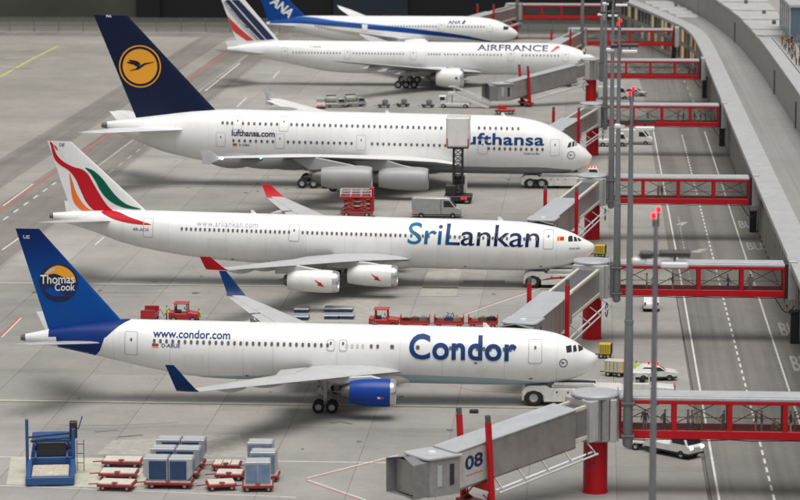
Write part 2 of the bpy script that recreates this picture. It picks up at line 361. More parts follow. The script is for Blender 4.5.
def text2d(body, bold=0.0, shear=0.0, spacing=1.0):
    cu = bpy.data.curves.new('txt', 'FONT'); cu.body = body; cu.size = 1; cu.offset = bold; cu.shear = shear; cu.space_character = spacing; cu.resolution_u = 4
    o = bpy.data.objects.new('txt', cu); COL.objects.link(o)
    me = bpy.data.meshes.new_from_object(o.evaluated_get(bpy.context.evaluated_depsgraph_get()))
    V = [(v.co.x, v.co.y) for v in me.vertices]; Fc = [tuple(p.vertices) for p in me.polygons]
    bpy.data.objects.remove(o); bpy.data.curves.remove(cu); bpy.data.meshes.remove(me)
    x0 = min(p[0] for p in V); x1 = max(p[0] for p in V)
    y0 = min(p[1] for p in V); y1 = max(p[1] for p in V)
    return [(p[0] - x0, p[1] - y0) for p in V], Fc, x1 - x0, y1 - y0
def fit_text(body, w, h, bold=0.0, shear=0.0, spacing=1.0):
    V, Fc, tw, th = text2d(body, bold, shear, spacing)
    return [(a * w / tw, b * h / th) for a, b in V], Fc

def decal(name, V, Fc, fn, mt, parent, step=(0.5, 0.3)):
    """thin paint film: a flat figure in (u, v) cut into small cells and laid on the surface fn(u, v)"""
    bm = bmesh.new(); vs = [bm.verts.new((a, b, 0)) for a, b in V]
    for q in Fc:
        try: bm.faces.new([vs[i] for i in q])
        except ValueError: pass
    for ax, st in ((0, step[0]), (1, step[1])):
        if not st: continue
        lo = min(p[ax] for p in V); hi = max(p[ax] for p in V); k = math.floor(lo / st) + 1
        while k * st < hi - 1e-6:
            co = Vector((0, 0, 0)); co[ax] = k * st; no = Vector((0, 0, 0)); no[ax] = 1
            bmesh.ops.bisect_plane(bm, geom=bm.verts[:] + bm.edges[:] + bm.faces[:], plane_co=co, plane_no=no, dist=1e-5); k += 1
    for v in bm.verts: v.co = Vector(fn(v.co.x, v.co.y))
    me = bpy.data.meshes.new(name); bmesh.ops.recalc_face_normals(bm, faces=bm.faces); bm.to_mesh(me); bm.free()
    me.materials.append(M[mt]); me.polygons.foreach_set('use_smooth', [True] * len(me.polygons))
    return link_mesh(name, me, parent)
def poly_decal(name, polys, fn, mt, parent, step=(0.5, 0.3)):
    V = []; Fc = []
    for p in polys: Fc.append(tuple(range(len(V), len(V) + len(p)))); V += list(p)
    return decal(name, V, Fc, fn, mt, parent, step)
def disc(cx, cy, rx, ry=None, n=32, a0=0.0, a1=360.0):
    ry = rx if ry is None else ry
    return [(cx + rx * math.cos(R(a0 + (a1 - a0) * i / n)), cy + ry * math.sin(R(a0 + (a1 - a0) * i / n))) for i in range(n)]
def rrect(cx, cy, w, h, r):
    out = []
    for sx, sy, a in ((1, 1, 0), (-1, 1, 90), (-1, -1, 180), (1, -1, 270)):
        for k in range(4):
            t = R(a + 30 * k); out.append((cx + sx * (w / 2 - r) + r * math.cos(t), cy + sy * (h / 2 - r) + r * math.sin(t)))
    return out
def smooth_poly(pts, n=6):
    """closed Catmull-Rom through the points"""
    out = []; N = len(pts)
    for i in range(N):
        p0, p1, p2, p3 = (pts[(i + k) % N] for k in (-1, 0, 1, 2))
        for j in range(n):
            t = j / n
            out.append(tuple(0.5 * (2 * p1[a] + (p2[a] - p0[a]) * t + (2 * p0[a] - 5 * p1[a] + 4 * p2[a] - p3[a]) * t * t + (3 * p1[a] - p0[a] - 3 * p2[a] + p3[a]) * t ** 3) for a in (0, 1)))
    return out

_wheels = {}
def wheel(parent, x, y, z, r, w, hub='hub_grey', name='wheel'):
    key = (round(r, 3), round(w, 3), hub)
    if key not in _wheels:
        t = MB().lathe([(-w / 2, r * 0.55), (-w / 2, r * 0.88), (-w * 0.38, r), (w * 0.38, r), (w / 2, r * 0.88), (w / 2, r * 0.55), (w * 0.3, r * 0.5), (-w * 0.3, r * 0.5), (-w / 2, r * 0.55)], axis='y', n=20)
        h = MB().lathe([(-w * 0.36, 0.001), (-w * 0.36, r * 0.3), (-w * 0.44, r * 0.36), (-w * 0.40, r * 0.57), (w * 0.40, r * 0.57), (w * 0.44, r * 0.36), (w * 0.36, r * 0.3), (w * 0.36, 0.001)], axis='y', n=14)
        _wheels[key] = (t.mesh('tyre', 'tyre', 40), h.mesh('hub', hub, 40))
    a, b = _wheels[key]
    o = link_mesh(name, a, parent); o.location = (x, y, z); link_mesh('hub', b, o); return o

# ------------------------------------------------------------------ aircraft
def interp(tab, x):
    """monotone cubic through (x, y) pairs"""
    n = len(tab)
    if x <= tab[0][0]: return tab[0][1]
    if x >= tab[-1][0]: return tab[-1][1]
    sl = [(tab[i + 1][1] - tab[i][1]) / (tab[i + 1][0] - tab[i][0]) for i in range(n - 1)]
    def tg(i):
        if i == 0: return sl[0]
        if i == n - 1: return sl[-1]
        a, b = sl[i - 1], sl[i]
        return 0.0 if a * b <= 0 else 2 * a * b / (a + b)
    for i in range(n - 1):
        if x <= tab[i + 1][0]:
            h = tab[i + 1][0] - tab[i][0]; t = (x - tab[i][0]) / h
            return ((2 * t ** 3 - 3 * t * t + 1) * tab[i][1] + (t ** 3 - 2 * t * t + t) * h * tg(i) + (-2 * t ** 3 + 3 * t * t) * tab[i + 1][1] + (t ** 3 - t * t) * h * tg(i + 1))
def naca(c): c = max(c, 0.0); return 5 * (0.2969 * math.sqrt(c) - 0.126 * c - 0.3516 * c * c + 0.2843 * c ** 3 - 0.1036 * c ** 4)
def foil(c0, c1, n=9, camber=0.02):
    """closed loop of (c, thickness factor, camber) for the slice c0..c1 of the chord"""
    cs = [c0 + (c1 - c0) * (1 - math.cos(math.pi * i / n)) / 2 for i in range(n + 1)]
    up = [(c, naca(c) / 2, camber * 4 * c * (1 - c)) for c in reversed(cs)]
    lo = [(c, -naca(c) / 2, camber * 4 * c * (1 - c)) for c in (cs[1:] if c0 == 0 else cs)]
    return up + lo
def lerp_sec(secs, y):
    for a, b in zip(secs, secs[1:]):
        if y <= b[0] + 1e-9:
            t = (y - a[0]) / (b[0] - a[0]); return tuple(p + (q - p) * t for p, q in zip(a, b))
    return secs[-1]

class Plane:
    def __init__(s, name, label, nose_px, Yc, slope, top, bot, kw, yaw=0.0, L=None, paint='plane_white'):
        Yc = YS(Yc); nose = aty(*nose_px, Yc)
        s.root = empty(name, (nose.x, Yc, 0), R(yaw), math.atan(slope), label, 'airliner', 'airliners parked at the gates')
        bpy.context.view_layer.update(); s.inv = s.root.matrix_world.inverted()
        s.Yc = Yc; s.slope = slope; s.top = [(math.sqrt(d), z) for d, z in top]; s.bot = [(math.sqrt(d), z) for d, z in bot]; s.kw = kw; s.L = L or top[-1][0]
        N = 56; ds = []
        k = 46
        for i in range(k + 1): ds.append(0.012 + (8 - 0.012) * (i / k) ** 1.9)
        x = 9.0
        while x < s.L - 0.3: ds.append(x); x += 1.1
        ds.append(s.L)
        rings = []
        for d in ds:
            zc, hz, hw = s.sec(d); rings.append([(-d, hw * math.sin(2 * math.pi * i / N), zc + hz * math.cos(2 * math.pi * i / N)) for i in range(N)])
        MB().loft(rings).build('fuselage', paint, s.root, 50)
    def sec(s, d):
        u = math.sqrt(max(d, 0)); t = interp(s.top, u); b = interp(s.bot, u); hz = max((t - b) / 2, 0.02)
        k = s.kw + (1.04 - s.kw) * max(0, 1 - d / 7.0)
        if d > s.L * 0.8: k *= 1 - 0.12 * (d / s.L - 0.8) / 0.2
        return (t + b) / 2, hz, hz * k
    def px(s, x, y, dy=0.0):
        p = s.inv @ aty(x, y, s.Yc + dy); return (p.x, p.z)
    def side(s, e=0.02, sg=-1):
        def fn(u, v):
            zc, hz, hw = s.sec(-u); q = (v - zc) / (hz + e); q = max(-0.995, min(0.995, q))
            return (u, sg * (hw + e) * math.sqrt(1 - q * q), zc + q * (hz + e))
        return fn
    def text(s, name, body, u0, v0, w, h, mt, e=0.03, **kw):
        V, Fc = fit_text(body, w, h, **kw)
        return decal(name, [(u0 + a, v0 + b) for a, b in V], Fc, s.side(e), mt, s.root, (0.5, 0.2))
    def windows(s, rows, mt='window_glass', w=0.25, h=0.36, name='cabin_windows'):
        for z, runs in rows:
            V = []; Fc = []
            for d0, d1, pitch in runs:
                n = max(1, int(round((d1 - d0) / pitch)))
                for i in range(n + 1):
                    p = rrect(-(d0 + (d1 - d0) * i / n), z, w, h, 0.1); Fc.append(tuple(range(len(V), len(V) + len(p)))); V += p
            for sg in (-1, 1):
                o = decal(name, V, Fc, s.side(0.05, sg), mt, s.root, (0, 0)); o['kind'] = 'stuff'
    def door(s, d, z0, z1, w, line='line_grey', small=True):
        zc = (z0 + z1) / 2; h = z1 - z0
        o = poly_decal('door', [rrect(-d, zc, w, h, 0.15)], s.side(0.025), 'plane_white', s.root, (0, 0.3))
        a = rrect(-d, zc, w + 0.02, h + 0.02, 0.16); b = rrect(-d, zc, w + 0.16, h + 0.16, 0.2); n = len(a)
        decal('door_outline', a + b, [(i, (i + 1) % n, n + (i + 1) % n, n + i) for i in range(n)], s.side(0.03), line, o, (0, 0.3))
        if small: poly_decal('door_window', [rrect(-d, zc + h * 0.18, 0.2, 0.3, 0.08)], s.side(0.035), 'window_glass', o, (0, 0))
        return o
    def fin(s, zb, leb, teb, zt, let, tet, mt, rud=None, tc=0.10, rc=0.70):
        s.finp = (zb, leb, teb, zt, let, tet, tc)
        for nm, c0, c1, m_ in (('fin', 0.0, rc, mt), ('rudder', rc + 0.006, 1.0, rud or mt)):
            rings = []
            for k in range(7):
                f = k / 6; z = zb + (zt - zb) * f; le = leb + (let - leb) * f; ch = teb + (tet - teb) * f - le
                rings.append([(-(le + c * ch), th * tc * ch, z) for c, th, cm in foil(c0, c1, 14, 0)])
            MB().loft(rings).build(nm, m_, s.root, 45)
        le = leb; zb2 = zb
    def finside(s, e=0.03):
        zb, leb, teb, zt, let, tet, tc = s.finp
        def fn(u, v):
            f = (v - zb) / (zt - zb); le = leb + (let - leb) * f; ch = teb + (tet - teb) * f - le; c = min(max((-u - le) / ch, 0.0), 1.0)
            return (u, -(naca(c) / 2 * tc * ch + e), v)
        return fn
    def clip_fin(s, pts, m=0.06):
        """keep a painted outline within the fin's edges"""
        zb, leb, teb, zt, let, tet, tc = s.finp; out = []
        for u, v in pts:
            f = (v - zb) / (zt - zb); le = leb + (let - leb) * f; te = teb + (tet - teb) * f
            out.append((max(min(u, -le - m), -te + m), min(v, zt - 0.02)))
        return out
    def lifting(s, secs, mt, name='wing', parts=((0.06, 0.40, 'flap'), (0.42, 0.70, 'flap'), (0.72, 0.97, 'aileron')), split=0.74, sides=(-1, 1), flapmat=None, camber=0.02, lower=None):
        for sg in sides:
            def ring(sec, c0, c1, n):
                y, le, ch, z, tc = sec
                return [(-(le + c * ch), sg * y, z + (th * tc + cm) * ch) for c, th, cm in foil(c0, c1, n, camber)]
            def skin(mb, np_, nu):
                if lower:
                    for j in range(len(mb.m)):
                        if len(mb.f[j]) == 4 and j % np_ >= nu: mb.m[j] = 1  # lower-skin quads take the material with underside shade in its colour
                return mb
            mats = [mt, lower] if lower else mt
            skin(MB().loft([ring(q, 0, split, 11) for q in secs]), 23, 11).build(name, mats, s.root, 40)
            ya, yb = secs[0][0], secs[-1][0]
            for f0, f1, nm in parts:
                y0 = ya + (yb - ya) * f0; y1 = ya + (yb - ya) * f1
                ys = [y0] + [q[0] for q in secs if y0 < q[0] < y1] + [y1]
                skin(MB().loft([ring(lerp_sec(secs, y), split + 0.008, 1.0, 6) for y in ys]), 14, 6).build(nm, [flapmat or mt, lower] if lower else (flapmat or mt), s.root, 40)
    def tip(s, rings, mt, name='winglet'):
        """rings of (y, z, le, chord, thickness) swept from the wing tip up"""
        for sg in (-1, 1):
            rs = []
            for y, z, le, ch, t, lean in rings:
                rs.append([(-(le + c * ch), sg * (y + th * t * math.cos(lean)), z + th * t * math.sin(lean) * 1.0) for c, th, cm in foil(0, 1, 8, 0)])
            MB().loft(rs).build(name, mt, s.root, 45)
    def fairings(s, secs, ys, mt, L=5.0, w=0.42):
        for sg in (-1, 1):
            for y in ys:
                _, le, ch, z, tc = lerp_sec(secs, y); k = ch / 7.5
                l_ = L * max(0.6, min(1.1, k)); x0 = -(le + ch * 0.55); rings = []
                for i in range(9):
                    t = i / 8; r = max(0.03, math.sin(math.pi * min(1, t * 1.02)) ** 0.75 * w); zz = z - 0.02 * ch - 0.28 - 0.10 * t * l_ * 0.5
                    rings.append([(x0 - t * l_, sg * y + r * 0.55 * math.cos(a), zz + r * math.sin(a)) for a in [2 * math.pi * j / 10 for j in range(10)]])
                MB().loft(rings).build('flap_fairing', mt, s.root, 60)
    def engine(s, d0, d1, y, z, r, mt, secs, lip='metal_lip', core=0.30):
        L = d1 - d0
        for sg in (-1, 1):
            c = (-d0, sg * y, z)
            o = MB().lathe([(-0.12 * L, 0.97 * r), (-0.22 * L, r), (-0.42 * L, r), (-0.65 * L, 0.965 * r), (-0.85 * L, 0.885 * r), (-L, 0.78 * r), (-L, 0.70 * r), (-0.8 * L, 0.68 * r)], c, n=36).build('engine_cowl', mt, s.root, 50)
            MB().lathe([(-0.12 * L, 0.97 * r), (-0.06 * L, 0.935 * r), (-0.015 * L, 0.885 * r), (0, 0.85 * r), (-0.015 * L, 0.815 * r), (-0.10 * L, 0.80 * r), (-0.24 * L, 0.80 * r)], c, n=36).build('inlet_lip', lip, o, 60)
            MB().lathe([(-0.20 * L, 0.80 * r), (-0.20 * L, 0.28 * r), (-0.13 * L, 0.18 * r), (-0.08 * L, 0.002)], c, n=24).build('fan', 'black_fan', o, 40)
            MB().lathe([(-0.80 * L, 0.66 * r), (-L, 0.58 * r), (-(1 + core * 0.6) * L, 0.42 * r), (-(1 + core * 0.6) * L, 0.34 * r), (-(1 + core * 0.3) * L, 0.33 * r), (-(1 + core * 1.2) * L, 0.05 * r), (-(1 + core * 1.25) * L, 0.002)], c, n=24).build('exhaust', 'exhaust', o, 50)
            _, le, ch, zw, tc = lerp_sec(secs, y); zl = zw - 0.02 * ch
            pts = [(-(d0 + 0.30 * L), z + 0.97 * r), (-(d0 + 0.55 * L), z + 1.16 * r), (-(le + 0.02 * ch), zl + 0.10), (-(le + 0.10 * ch), zl + 0.16), (-(le + 0.52 * ch), zl - 0.05), (-(d1 + 0.25 * L), z + 0.55 * r), (-d1 + 0.1 * L, z + 0.6 * r)]
            MB().prism(pts, sg * y - 0.22, sg * y + 0.22).build('engine_pylon', 'wing_grey' if mt != 'cowl_grey' else 'cowl_grey', s.root, bevel=0.08)
    def gear(s, d, y, axles, r, w, ztop, pitch=1.4, name='main_gear', gap=1.1):
        for sg in ((-1, 1) if y > 0.01 else (1,)):
            g = MB(); zc = r - s.slope * d; n = len(axles) if isinstance(axles, (list, tuple)) else axles
            g.tube((-d, sg * y, zc), (-d, sg * y, ztop), 0.16, 0.2, 10)
            g.tube((-d, sg * y, zc + 1.0), (-d - 1.1, sg * y * 0.85, ztop), 0.09, 0.09, 8)
            if n > 1: g.bar((-d - pitch * (n - 1) / 2, sg * y, zc), (-d + pitch * (n - 1) / 2, sg * y, zc), 0.22, 0.26)
            g.bar((-d - 0.5, sg * y + (0.28 if y > 0.01 else 0), ztop - 1.9), (-d + 0.5, sg * y + (0.28 if y > 0.01 else 0), ztop - 0.3), 0.05, 0.9)
            for i in range(n):
                x = -d + pitch * (i - (n - 1) / 2); g.tube((x, sg * y - gap / 2, zc), (x, sg * y + gap / 2, zc), 0.08, 0.08, 8)
            g.build(name, 'strut', s.root, 40)
            for i in range(n):
                x = -d + pitch * (i - (n - 1) / 2)
                for q in (-1, 1): wheel(s.root, x, sg * y + q * gap / 2, zc + s.slope * pitch * ((n - 1) / 2 - i) * 0, r, w)
    def belly(s, d0, d1, z, hy, hz, mt):
        rings = []; N = 28
        for i in range(17):
            t = i / 16; k = max(0.02, math.sin(math.pi * t)) ** 0.45
            rings.append([(-(d0 + (d1 - d0) * t), hy * k * math.sin(2 * math.pi * j / N), z + hz * k * math.cos(2 * math.pi * j / N)) for j in range(N)])
        MB().loft(rings).build('belly_fairing', mt, s.root, 50)
    def details(s, joints, blades, spots=()):
        V = []; Fc = []
        for d in joints:
            zc, hz, hw = s.sec(d); p = [(-d - 0.016, zc - hz * 0.97), (-d + 0.016, zc - hz * 0.97), (-d + 0.016, zc + hz * 0.97), (-d - 0.016, zc + hz * 0.97)]
            Fc.append(tuple(range(len(V), len(V) + 4))); V += p
        decal('panel_joints', V, Fc, s.side(0.012), 'joint_line', s.root, (0, 0.2))['kind'] = 'stuff'
        for d, h in blades:
            zc, hz, hw = s.sec(d); MB().loft([[(-d + x, y, zc + hz - 0.05) for x, y in ((0.35, 0), (0, 0.05), (-0.35, 0), (0, -0.05))], [(-d - 0.25 + x, y, zc + hz + h) for x, y in ((0.15, 0), (0, 0.03), (-0.15, 0), (0, -0.03))]]).build('antenna', 'small_print' if h < 0.4 else 'plane_white', s.root)
        for d, z in spots: poly_decal('vent_spot', [rrect(-d, z, 0.32, 0.14, 0.05)], s.side(0.03), 'small_print', s.root, (0, 0))
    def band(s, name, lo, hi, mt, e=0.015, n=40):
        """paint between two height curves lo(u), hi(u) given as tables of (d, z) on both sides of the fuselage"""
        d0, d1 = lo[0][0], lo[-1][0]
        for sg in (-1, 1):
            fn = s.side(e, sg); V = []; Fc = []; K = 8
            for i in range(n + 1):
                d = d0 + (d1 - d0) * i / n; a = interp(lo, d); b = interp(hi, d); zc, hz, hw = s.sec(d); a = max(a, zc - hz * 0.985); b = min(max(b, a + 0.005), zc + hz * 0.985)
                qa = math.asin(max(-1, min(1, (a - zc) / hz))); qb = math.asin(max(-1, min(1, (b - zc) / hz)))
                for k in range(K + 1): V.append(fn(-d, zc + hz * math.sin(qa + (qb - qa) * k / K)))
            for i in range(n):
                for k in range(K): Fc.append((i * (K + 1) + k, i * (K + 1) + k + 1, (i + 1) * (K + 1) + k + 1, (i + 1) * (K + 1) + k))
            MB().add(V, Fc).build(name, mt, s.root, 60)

G_TAIL = 'airliners'
# ---- blue-tailed white twin-jet, nearest
c = Plane('airliner', 'white twin-engine airliner with bright blue globe-marked tail, nearest of the five', (597, 359), 245, 0.018,
          [(0, 4.31), (0.25, 4.74), (1.14, 5.22), (2.37, 6.03), (4.45, 6.76), (6.5, 7.0), (10, 7.07), (44, 7.07), (49, 6.55), (54.2, 5.42)],
          [(0, 4.25), (0.25, 3.72), (0.6, 3.30), (1.7, 2.62), (3.8, 2.02), (7, 1.72), (12, 1.64), (34, 1.62), (38, 1.78), (42, 2.4), (51.2, 4.28), (54.2, 4.72)], 0.93, yaw=2.0)
P = c.px
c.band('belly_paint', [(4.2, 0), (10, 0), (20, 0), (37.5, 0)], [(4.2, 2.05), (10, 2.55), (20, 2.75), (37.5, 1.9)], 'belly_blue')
cs = [(2.0, 18.3, 11.4, 3.05, 0.13), (8.3, 23.2, 6.6, 3.65, 0.115), (24.9, 35.25, 2.0, 5.3, 0.10)]
c.lifting(cs, 'wing_grey', lower='wing_shade')
c.tip([(24.9, 5.3, 35.25, 2.0, 0.2, 1.2), (25.3, 5.6, 35.55, 1.75, 0.16, 0.5), (25.55, 6.4, 36.25, 1.35, 0.13, 0.15), (25.8, 7.75, 37.4, 0.75, 0.08, 0.1)], 'winglet_navy')
c.fairings(cs, (6.2, 11.5, 17.0), 'wing_grey')
c.engine(18.75, 23.0, 7.9, 2.18, 1.34, 'cowl_blue', cs)
c.belly(15.5, 32, 2.55, 2.5, 1.35, 'plane_white')
c.gear(25.4, 4.65, 2, 0.56, 0.42, 3.1, 1.25)
c.gear(5.6, 0, 1, 0.42, 0.3, 2.6, name='nose_gear', gap=0.6)
c.lifting([(0.8, 46.4, 5.6, 4.9, 0.10), (9.3, 52.4, 2.2, 6.1, 0.09)], 'wing_grey', 'tailplane', ((0.1, 0.95, 'elevator'),), 0.7, camber=0)
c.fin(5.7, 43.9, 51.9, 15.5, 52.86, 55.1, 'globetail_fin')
MB().lathe([(-54.15, 0.36), (-54.6, 0.26), (-54.6, 0.2), (-54.2, 0.2)], (0, 0, 5.07), n=16).build('tail_exhaust', 'exhaust', c.root, 40)
# blue wrap on the rear body below the fin
pts = [P(x, y, -2.2) for x, y in [(55.5, 324), (80, 322), (100, 320), (119, 320.5), (112, 326), (106.5, 333), (104, 341), (101, 349), (96, 355), (88, 357.5), (76, 356), (66, 352), (58, 347.5)]]
pts = [(u, min(v, c.sec(-u)[0] + c.sec(-u)[1] * 0.985)) for u, v in pts]
poly_decal('tail_paint', [pts], c.side(0.02), 'globetail_navy', c.root, (0.4, 0.15))
top_cap = []
for d in [44.2 + 0.35 * i for i in range(23)]:
    zc, hz, hw = c.sec(d); top_cap.append([(-d, (hw + 0.02) * math.sin(a), zc + (hz + 0.02) * math.cos(a)) for a in [R(-80 + 160 * j / 16) * min(1.0, 0.12 + (d - 44.2) / 2.6) for j in range(17)]])
MB().add([p for r_ in top_cap for p in r_], [(k * 17 + i, k * 17 + i + 1, (k + 1) * 17 + i + 1, (k + 1) * 17 + i) for k in range(len(top_cap) - 1) for i in range(16)]).build('tail_top_paint', 'globetail_navy', c.root, 60)
gc = P(60.5, 280.3, -0.5); fs = c.finside
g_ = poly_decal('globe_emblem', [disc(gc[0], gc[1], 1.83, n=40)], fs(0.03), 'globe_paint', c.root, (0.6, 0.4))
M['globe_paint'].node_tree.nodes['Map Range'].inputs['From Min'].default_value = gc[1] - 1.8; M['globe_paint'].node_tree.nodes['Map Range'].inputs['From Max'].default_value = gc[1] + 1.8
gp = lambda L_: smooth_poly([(gc[0] + a, gc[1] + b) for a, b in L_], 5)
poly_decal('globe_crescent', [gp([(-1.35, 0.75), (-0.8, 1.35), (0.0, 1.65), (0.9, 1.35), (1.5, 0.7), (1.62, 0.05), (1.2, 0.35), (0.5, 0.55), (-0.3, 0.85), (-0.9, 0.75)])], fs(0.04), 'crane_yellow', g_, (0.6, 0.4))
poly_decal('globe_glint', [gp([(-1.25, 0.85), (-0.9, 1.2), (-0.45, 1.42), (-0.3, 1.2), (-0.7, 0.95)])], fs(0.05), 'mark_cream', g_, (0.6, 0.4))
poly_decal('globe_glow', [gp([(-1.2, -0.8), (-0.7, -0.5), (0.1, -0.9), (0.6, -1.15), (0.1, -1.3), (-0.6, -1.25)])], fs(0.04), 'globetail_blue', g_, (0.6, 0.4))
for body, x0, x1, yb, yt in (('Thomas', 42.5, 76.5, 281.5, 273.5), ('Cook', 57, 77, 288.5, 281.5)):
    a = P(x0, yb, -0.5); b = P(x1, yt, -0.5); V, Fc = fit_text(body, b[0] - a[0], b[1] - a[1], bold=0.012)
    rot = 0.045; decal('tail_lettering', [(a[0] + u, a[1] + v + rot * u) for u, v in V], Fc, fs(0.06), 'lamp_white', c.root, (1, 0.5))
a = P(26, 236, -0.3); V, Fc = fit_text('UE', 0.6, 0.32, bold=0.01); decal('tail_code', [(a[0] + u, a[1] + v) for u, v in V], Fc, fs(0.05), 'lamp_white', c.root, (0, 0))
c.windows([(5.44, [(8.25, 13.9, 0.63), (16.9, 17.0, 0.6), (19.3, 19.4, 1), (20.7, 21.3, 0.6), (25.4, 41.7, 0.575)])])
c.windows([(5.44, [(22.1, 23.6, 0.5)])], 'window_shade')
for d in (23.95, 25.1): c.door(d, 5.0, 5.9, 0.6)
a = P(154, 337.6, -2.4); b = P(231, 330, -2.4); c.text('web_lettering', 'www.condor.com', a[0], 5.76, b[0] - a[0], 0.72, 'letter_blue', bold=0.02)
a = P(409, 360.6, -2.5); b = P(517, 335, -2.4); c.text('name_lettering', 'Condor', a[0], 4.34, b[0] - a[0], 2.28, 'letter_blue', bold=0.022, spacing=1.05, e=0.07)
c.text('registration', 'D-ABUE', -41.0, 4.88, 1.75, 0.34, 'letter_blue', bold=0.01)
for k, m_ in enumerate(('small_print', 'swoosh_red', 'crane_yellow')): poly_decal('flag_stripe', [[(-41.9, 5.08 - 0.13 * k), (-41.3, 5.08 - 0.13 * k), (-41.3, 5.21 - 0.13 * k), (-41.9, 5.21 - 0.13 * k)]], c.side(0.025), m_, c.root, (0, 0))
c.door(43.9, 4.05, 6.15, 1.1); c.door(5.95, 4.25, 6.3, 1.15)
poly_decal('cargo_door', [rrect(-38.0, 3.55, 1.9, 1.5, 0.15)], c.side(0.018), 'cowl_white', c.root, (0.5, 0.3))
for i, q in enumerate([[(566, 346.5), (571.5, 346), (572, 352), (566.8, 352.3)], [(573, 346), (576, 345.6), (577, 350.6), (573.4, 351.4)], [(578, 345), (583, 346.4), (583.2, 349.4), (578.6, 350.4)]]):
    poly_decal('cockpit_window', [[P(x, y, (-1.8, -1.3, -0.7)[i]) for x, y in q]], c.side(0.03), 'cockpit_glass', c.root, (0.3, 0.2))
a = P(563.4, 362.6, -2.0); n = 24
ring_ = disc(*a, 0.40, n=n) + disc(*a, 0.33, n=n)
decal('nose_emblem', ring_, [(i, (i + 1) % n, n + (i + 1) % n, n + i) for i in range(n)], c.side(0.03), 'letter_blue', c.root, (0, 0))
def crane(cx, cz, k):
    f = lambda L_: [(cx + x * k, cz + y * k) for x, y in L_]
    return [f([(-0.62, -0.30), (-0.1, -0.20), (0.35, 0.12), (0.88, 0.27), (0.90, 0.31), (0.30, 0.22), (-0.15, -0.02), (-0.30, -0.16), (-0.62, -0.25)]),
            f([(-0.15, -0.02), (-0.30, 0.02), (-0.72, 0.36), (-0.66, 0.40), (-0.30, 0.36), (-0.10, 0.30), (0.05, 0.14)]), f([(-0.72, 0.30), (-0.84, 0.20), (-0.45, 0.10), (-0.35, 0.12)])]
poly_decal('nose_crane', crane(*a, 0.33), c.side(0.03), 'letter_blue', c.root, (0, 0))
a = (-20.4, 2.0)
nac = lambda u, v: (u, -7.9 - math.sqrt(max(0.01, 1.37 ** 2 - (v - 2.18) ** 2)), v)
for dx, m_ in ((0, 'lamp_white'), (0.32, 'stripe_red')): poly_decal('cowl_mark', [rrect(a[0] + dx + 0.12, a[1] - 0.08, 0.26, 0.2, 0.05)], nac, m_, c.root, (0, 0))
c.details([3.9, 8.8, 14.6, 18.6, 24.5, 30.5, 33.3, 36.5, 40.2, 45.6, 48.5], [(10.5, 0.45), (21, 0.3), (32.5, 0.35)], [(11.5, 4.1), (39.5, 2.35), (33, 2.2), (6.3, 2.6)])

# ---- four-engined white jet with red, green and orange tail
s_ = Plane('airliner', 'white four-engine airliner with red, green and orange swooping tail', (594, 247), 305.5, 0.02,
           [(0, 4.72), (0.2, 5.08), (0.6, 5.32), (1.4, 5.68), (2.8, 6.35), (5.15, 7.0), (9.0, 7.44), (12, 7.5), (54, 7.5), (60, 7.25), (63.8, 6.9)],
           [(0, 4.65), (0.2, 4.15), (0.6, 3.74), (1.0, 3.48), (1.7, 3.15), (5.1, 2.0), (9, 1.70), (13, 1.66), (38, 1.66), (44, 1.9), (50, 2.55), (55.1, 3.5), (58.8, 4.75), (63.8, 6.15)], 0.985)
P = s_.px
ss = [(2.2, 21.2, 12.2, 2.95, 0.135), (9.6, 26.8, 7.4, 3.75, 0.12), (29.5, 39.4, 2.4, 5.45, 0.10)]
s_.lifting(ss, 'wing_grey', lower='wing_shade')
s_.tip([(29.5, 5.45, 39.4, 2.4, 0.22, 1.2), (29.9, 5.7, 39.8, 2.1, 0.16, 0.4), (30.25, 6.95, 41.3, 1.15, 0.08, 0.15)], 'swoosh_red')
s_.fairings(ss, (7.0, 13.0, 17.5, 22.5), 'wing_grey', 5.4, 0.48)
s_.engine(22.4, 28.1, 9.4, 2.1, 1.27, 'cowl_white', ss, core=0.12); s_.engine(28.3, 34.0, 19.2, 2.85, 1.27, 'cowl_white', ss, core=0.12)
s_.belly(19, 38, 2.65, 2.85, 1.55, 'plane_white')
s_.gear(31.5, 5.3, 2, 0.66, 0.5, 3.2, 1.5); s_.gear(6.5, 0, 1, 0.5, 0.34, 2.6, name='nose_gear', gap=0.7)
s_.lifting([(0.8, 56.3, 6.0, 6.25, 0.10), (9.7, 62.2, 2.0, 7.1, 0.09)], 'wing_grey', 'tailplane', ((0.1, 0.95, 'elevator'),), 0.7, camber=0)
s_.fin(6.7, 51.9, 61.5, 15.4, 61.7, 64.5, 'plane_white')
MB().lathe([(-63.75, 0.36), (-64.2, 0.28), (-64.2, 0.22), (-63.8, 0.22)], (0, 0, 6.52), n=16).build('tail_exhaust', 'exhaust', s_.root, 40)
A = lambda pts: [s_.px(30 + x * 0.24, 130 + y * 0.24, -0.4) for x, y in pts]
red = [(80, 50), (92, 58), (100, 82), (112, 108), (140, 135), (180, 155), (215, 165), (240, 185), (262, 222), (285, 262), (315, 308), (340, 333), (355, 343),
       (330, 352), (300, 350), (262, 333), (232, 300), (208, 250), (188, 205), (160, 170), (128, 150), (104, 128), (92, 100), (86, 72)]
green = [(228, 158), (262, 170), (300, 203), (332, 245), (365, 283), (405, 312), (462, 331), (400, 327), (350, 308), (315, 282), (290, 250), (272, 215), (250, 182)]
orange = [(162, 182), (175, 215), (188, 255), (210, 296), (240, 328), (268, 342), (225, 340), (196, 322), (176, 290), (168, 240)]
ff = s_.finside(0.035)
poly_decal('tail_red_swoosh', [s_.clip_fin(smooth_poly(A(red), 4))], ff, 'swoosh_red', s_.root, (0.6, 0.4))
poly_decal('tail_green_swoosh', [s_.clip_fin(smooth_poly(A(green), 4))], ff, 'swoosh_green', s_.root, (0.6, 0.4))
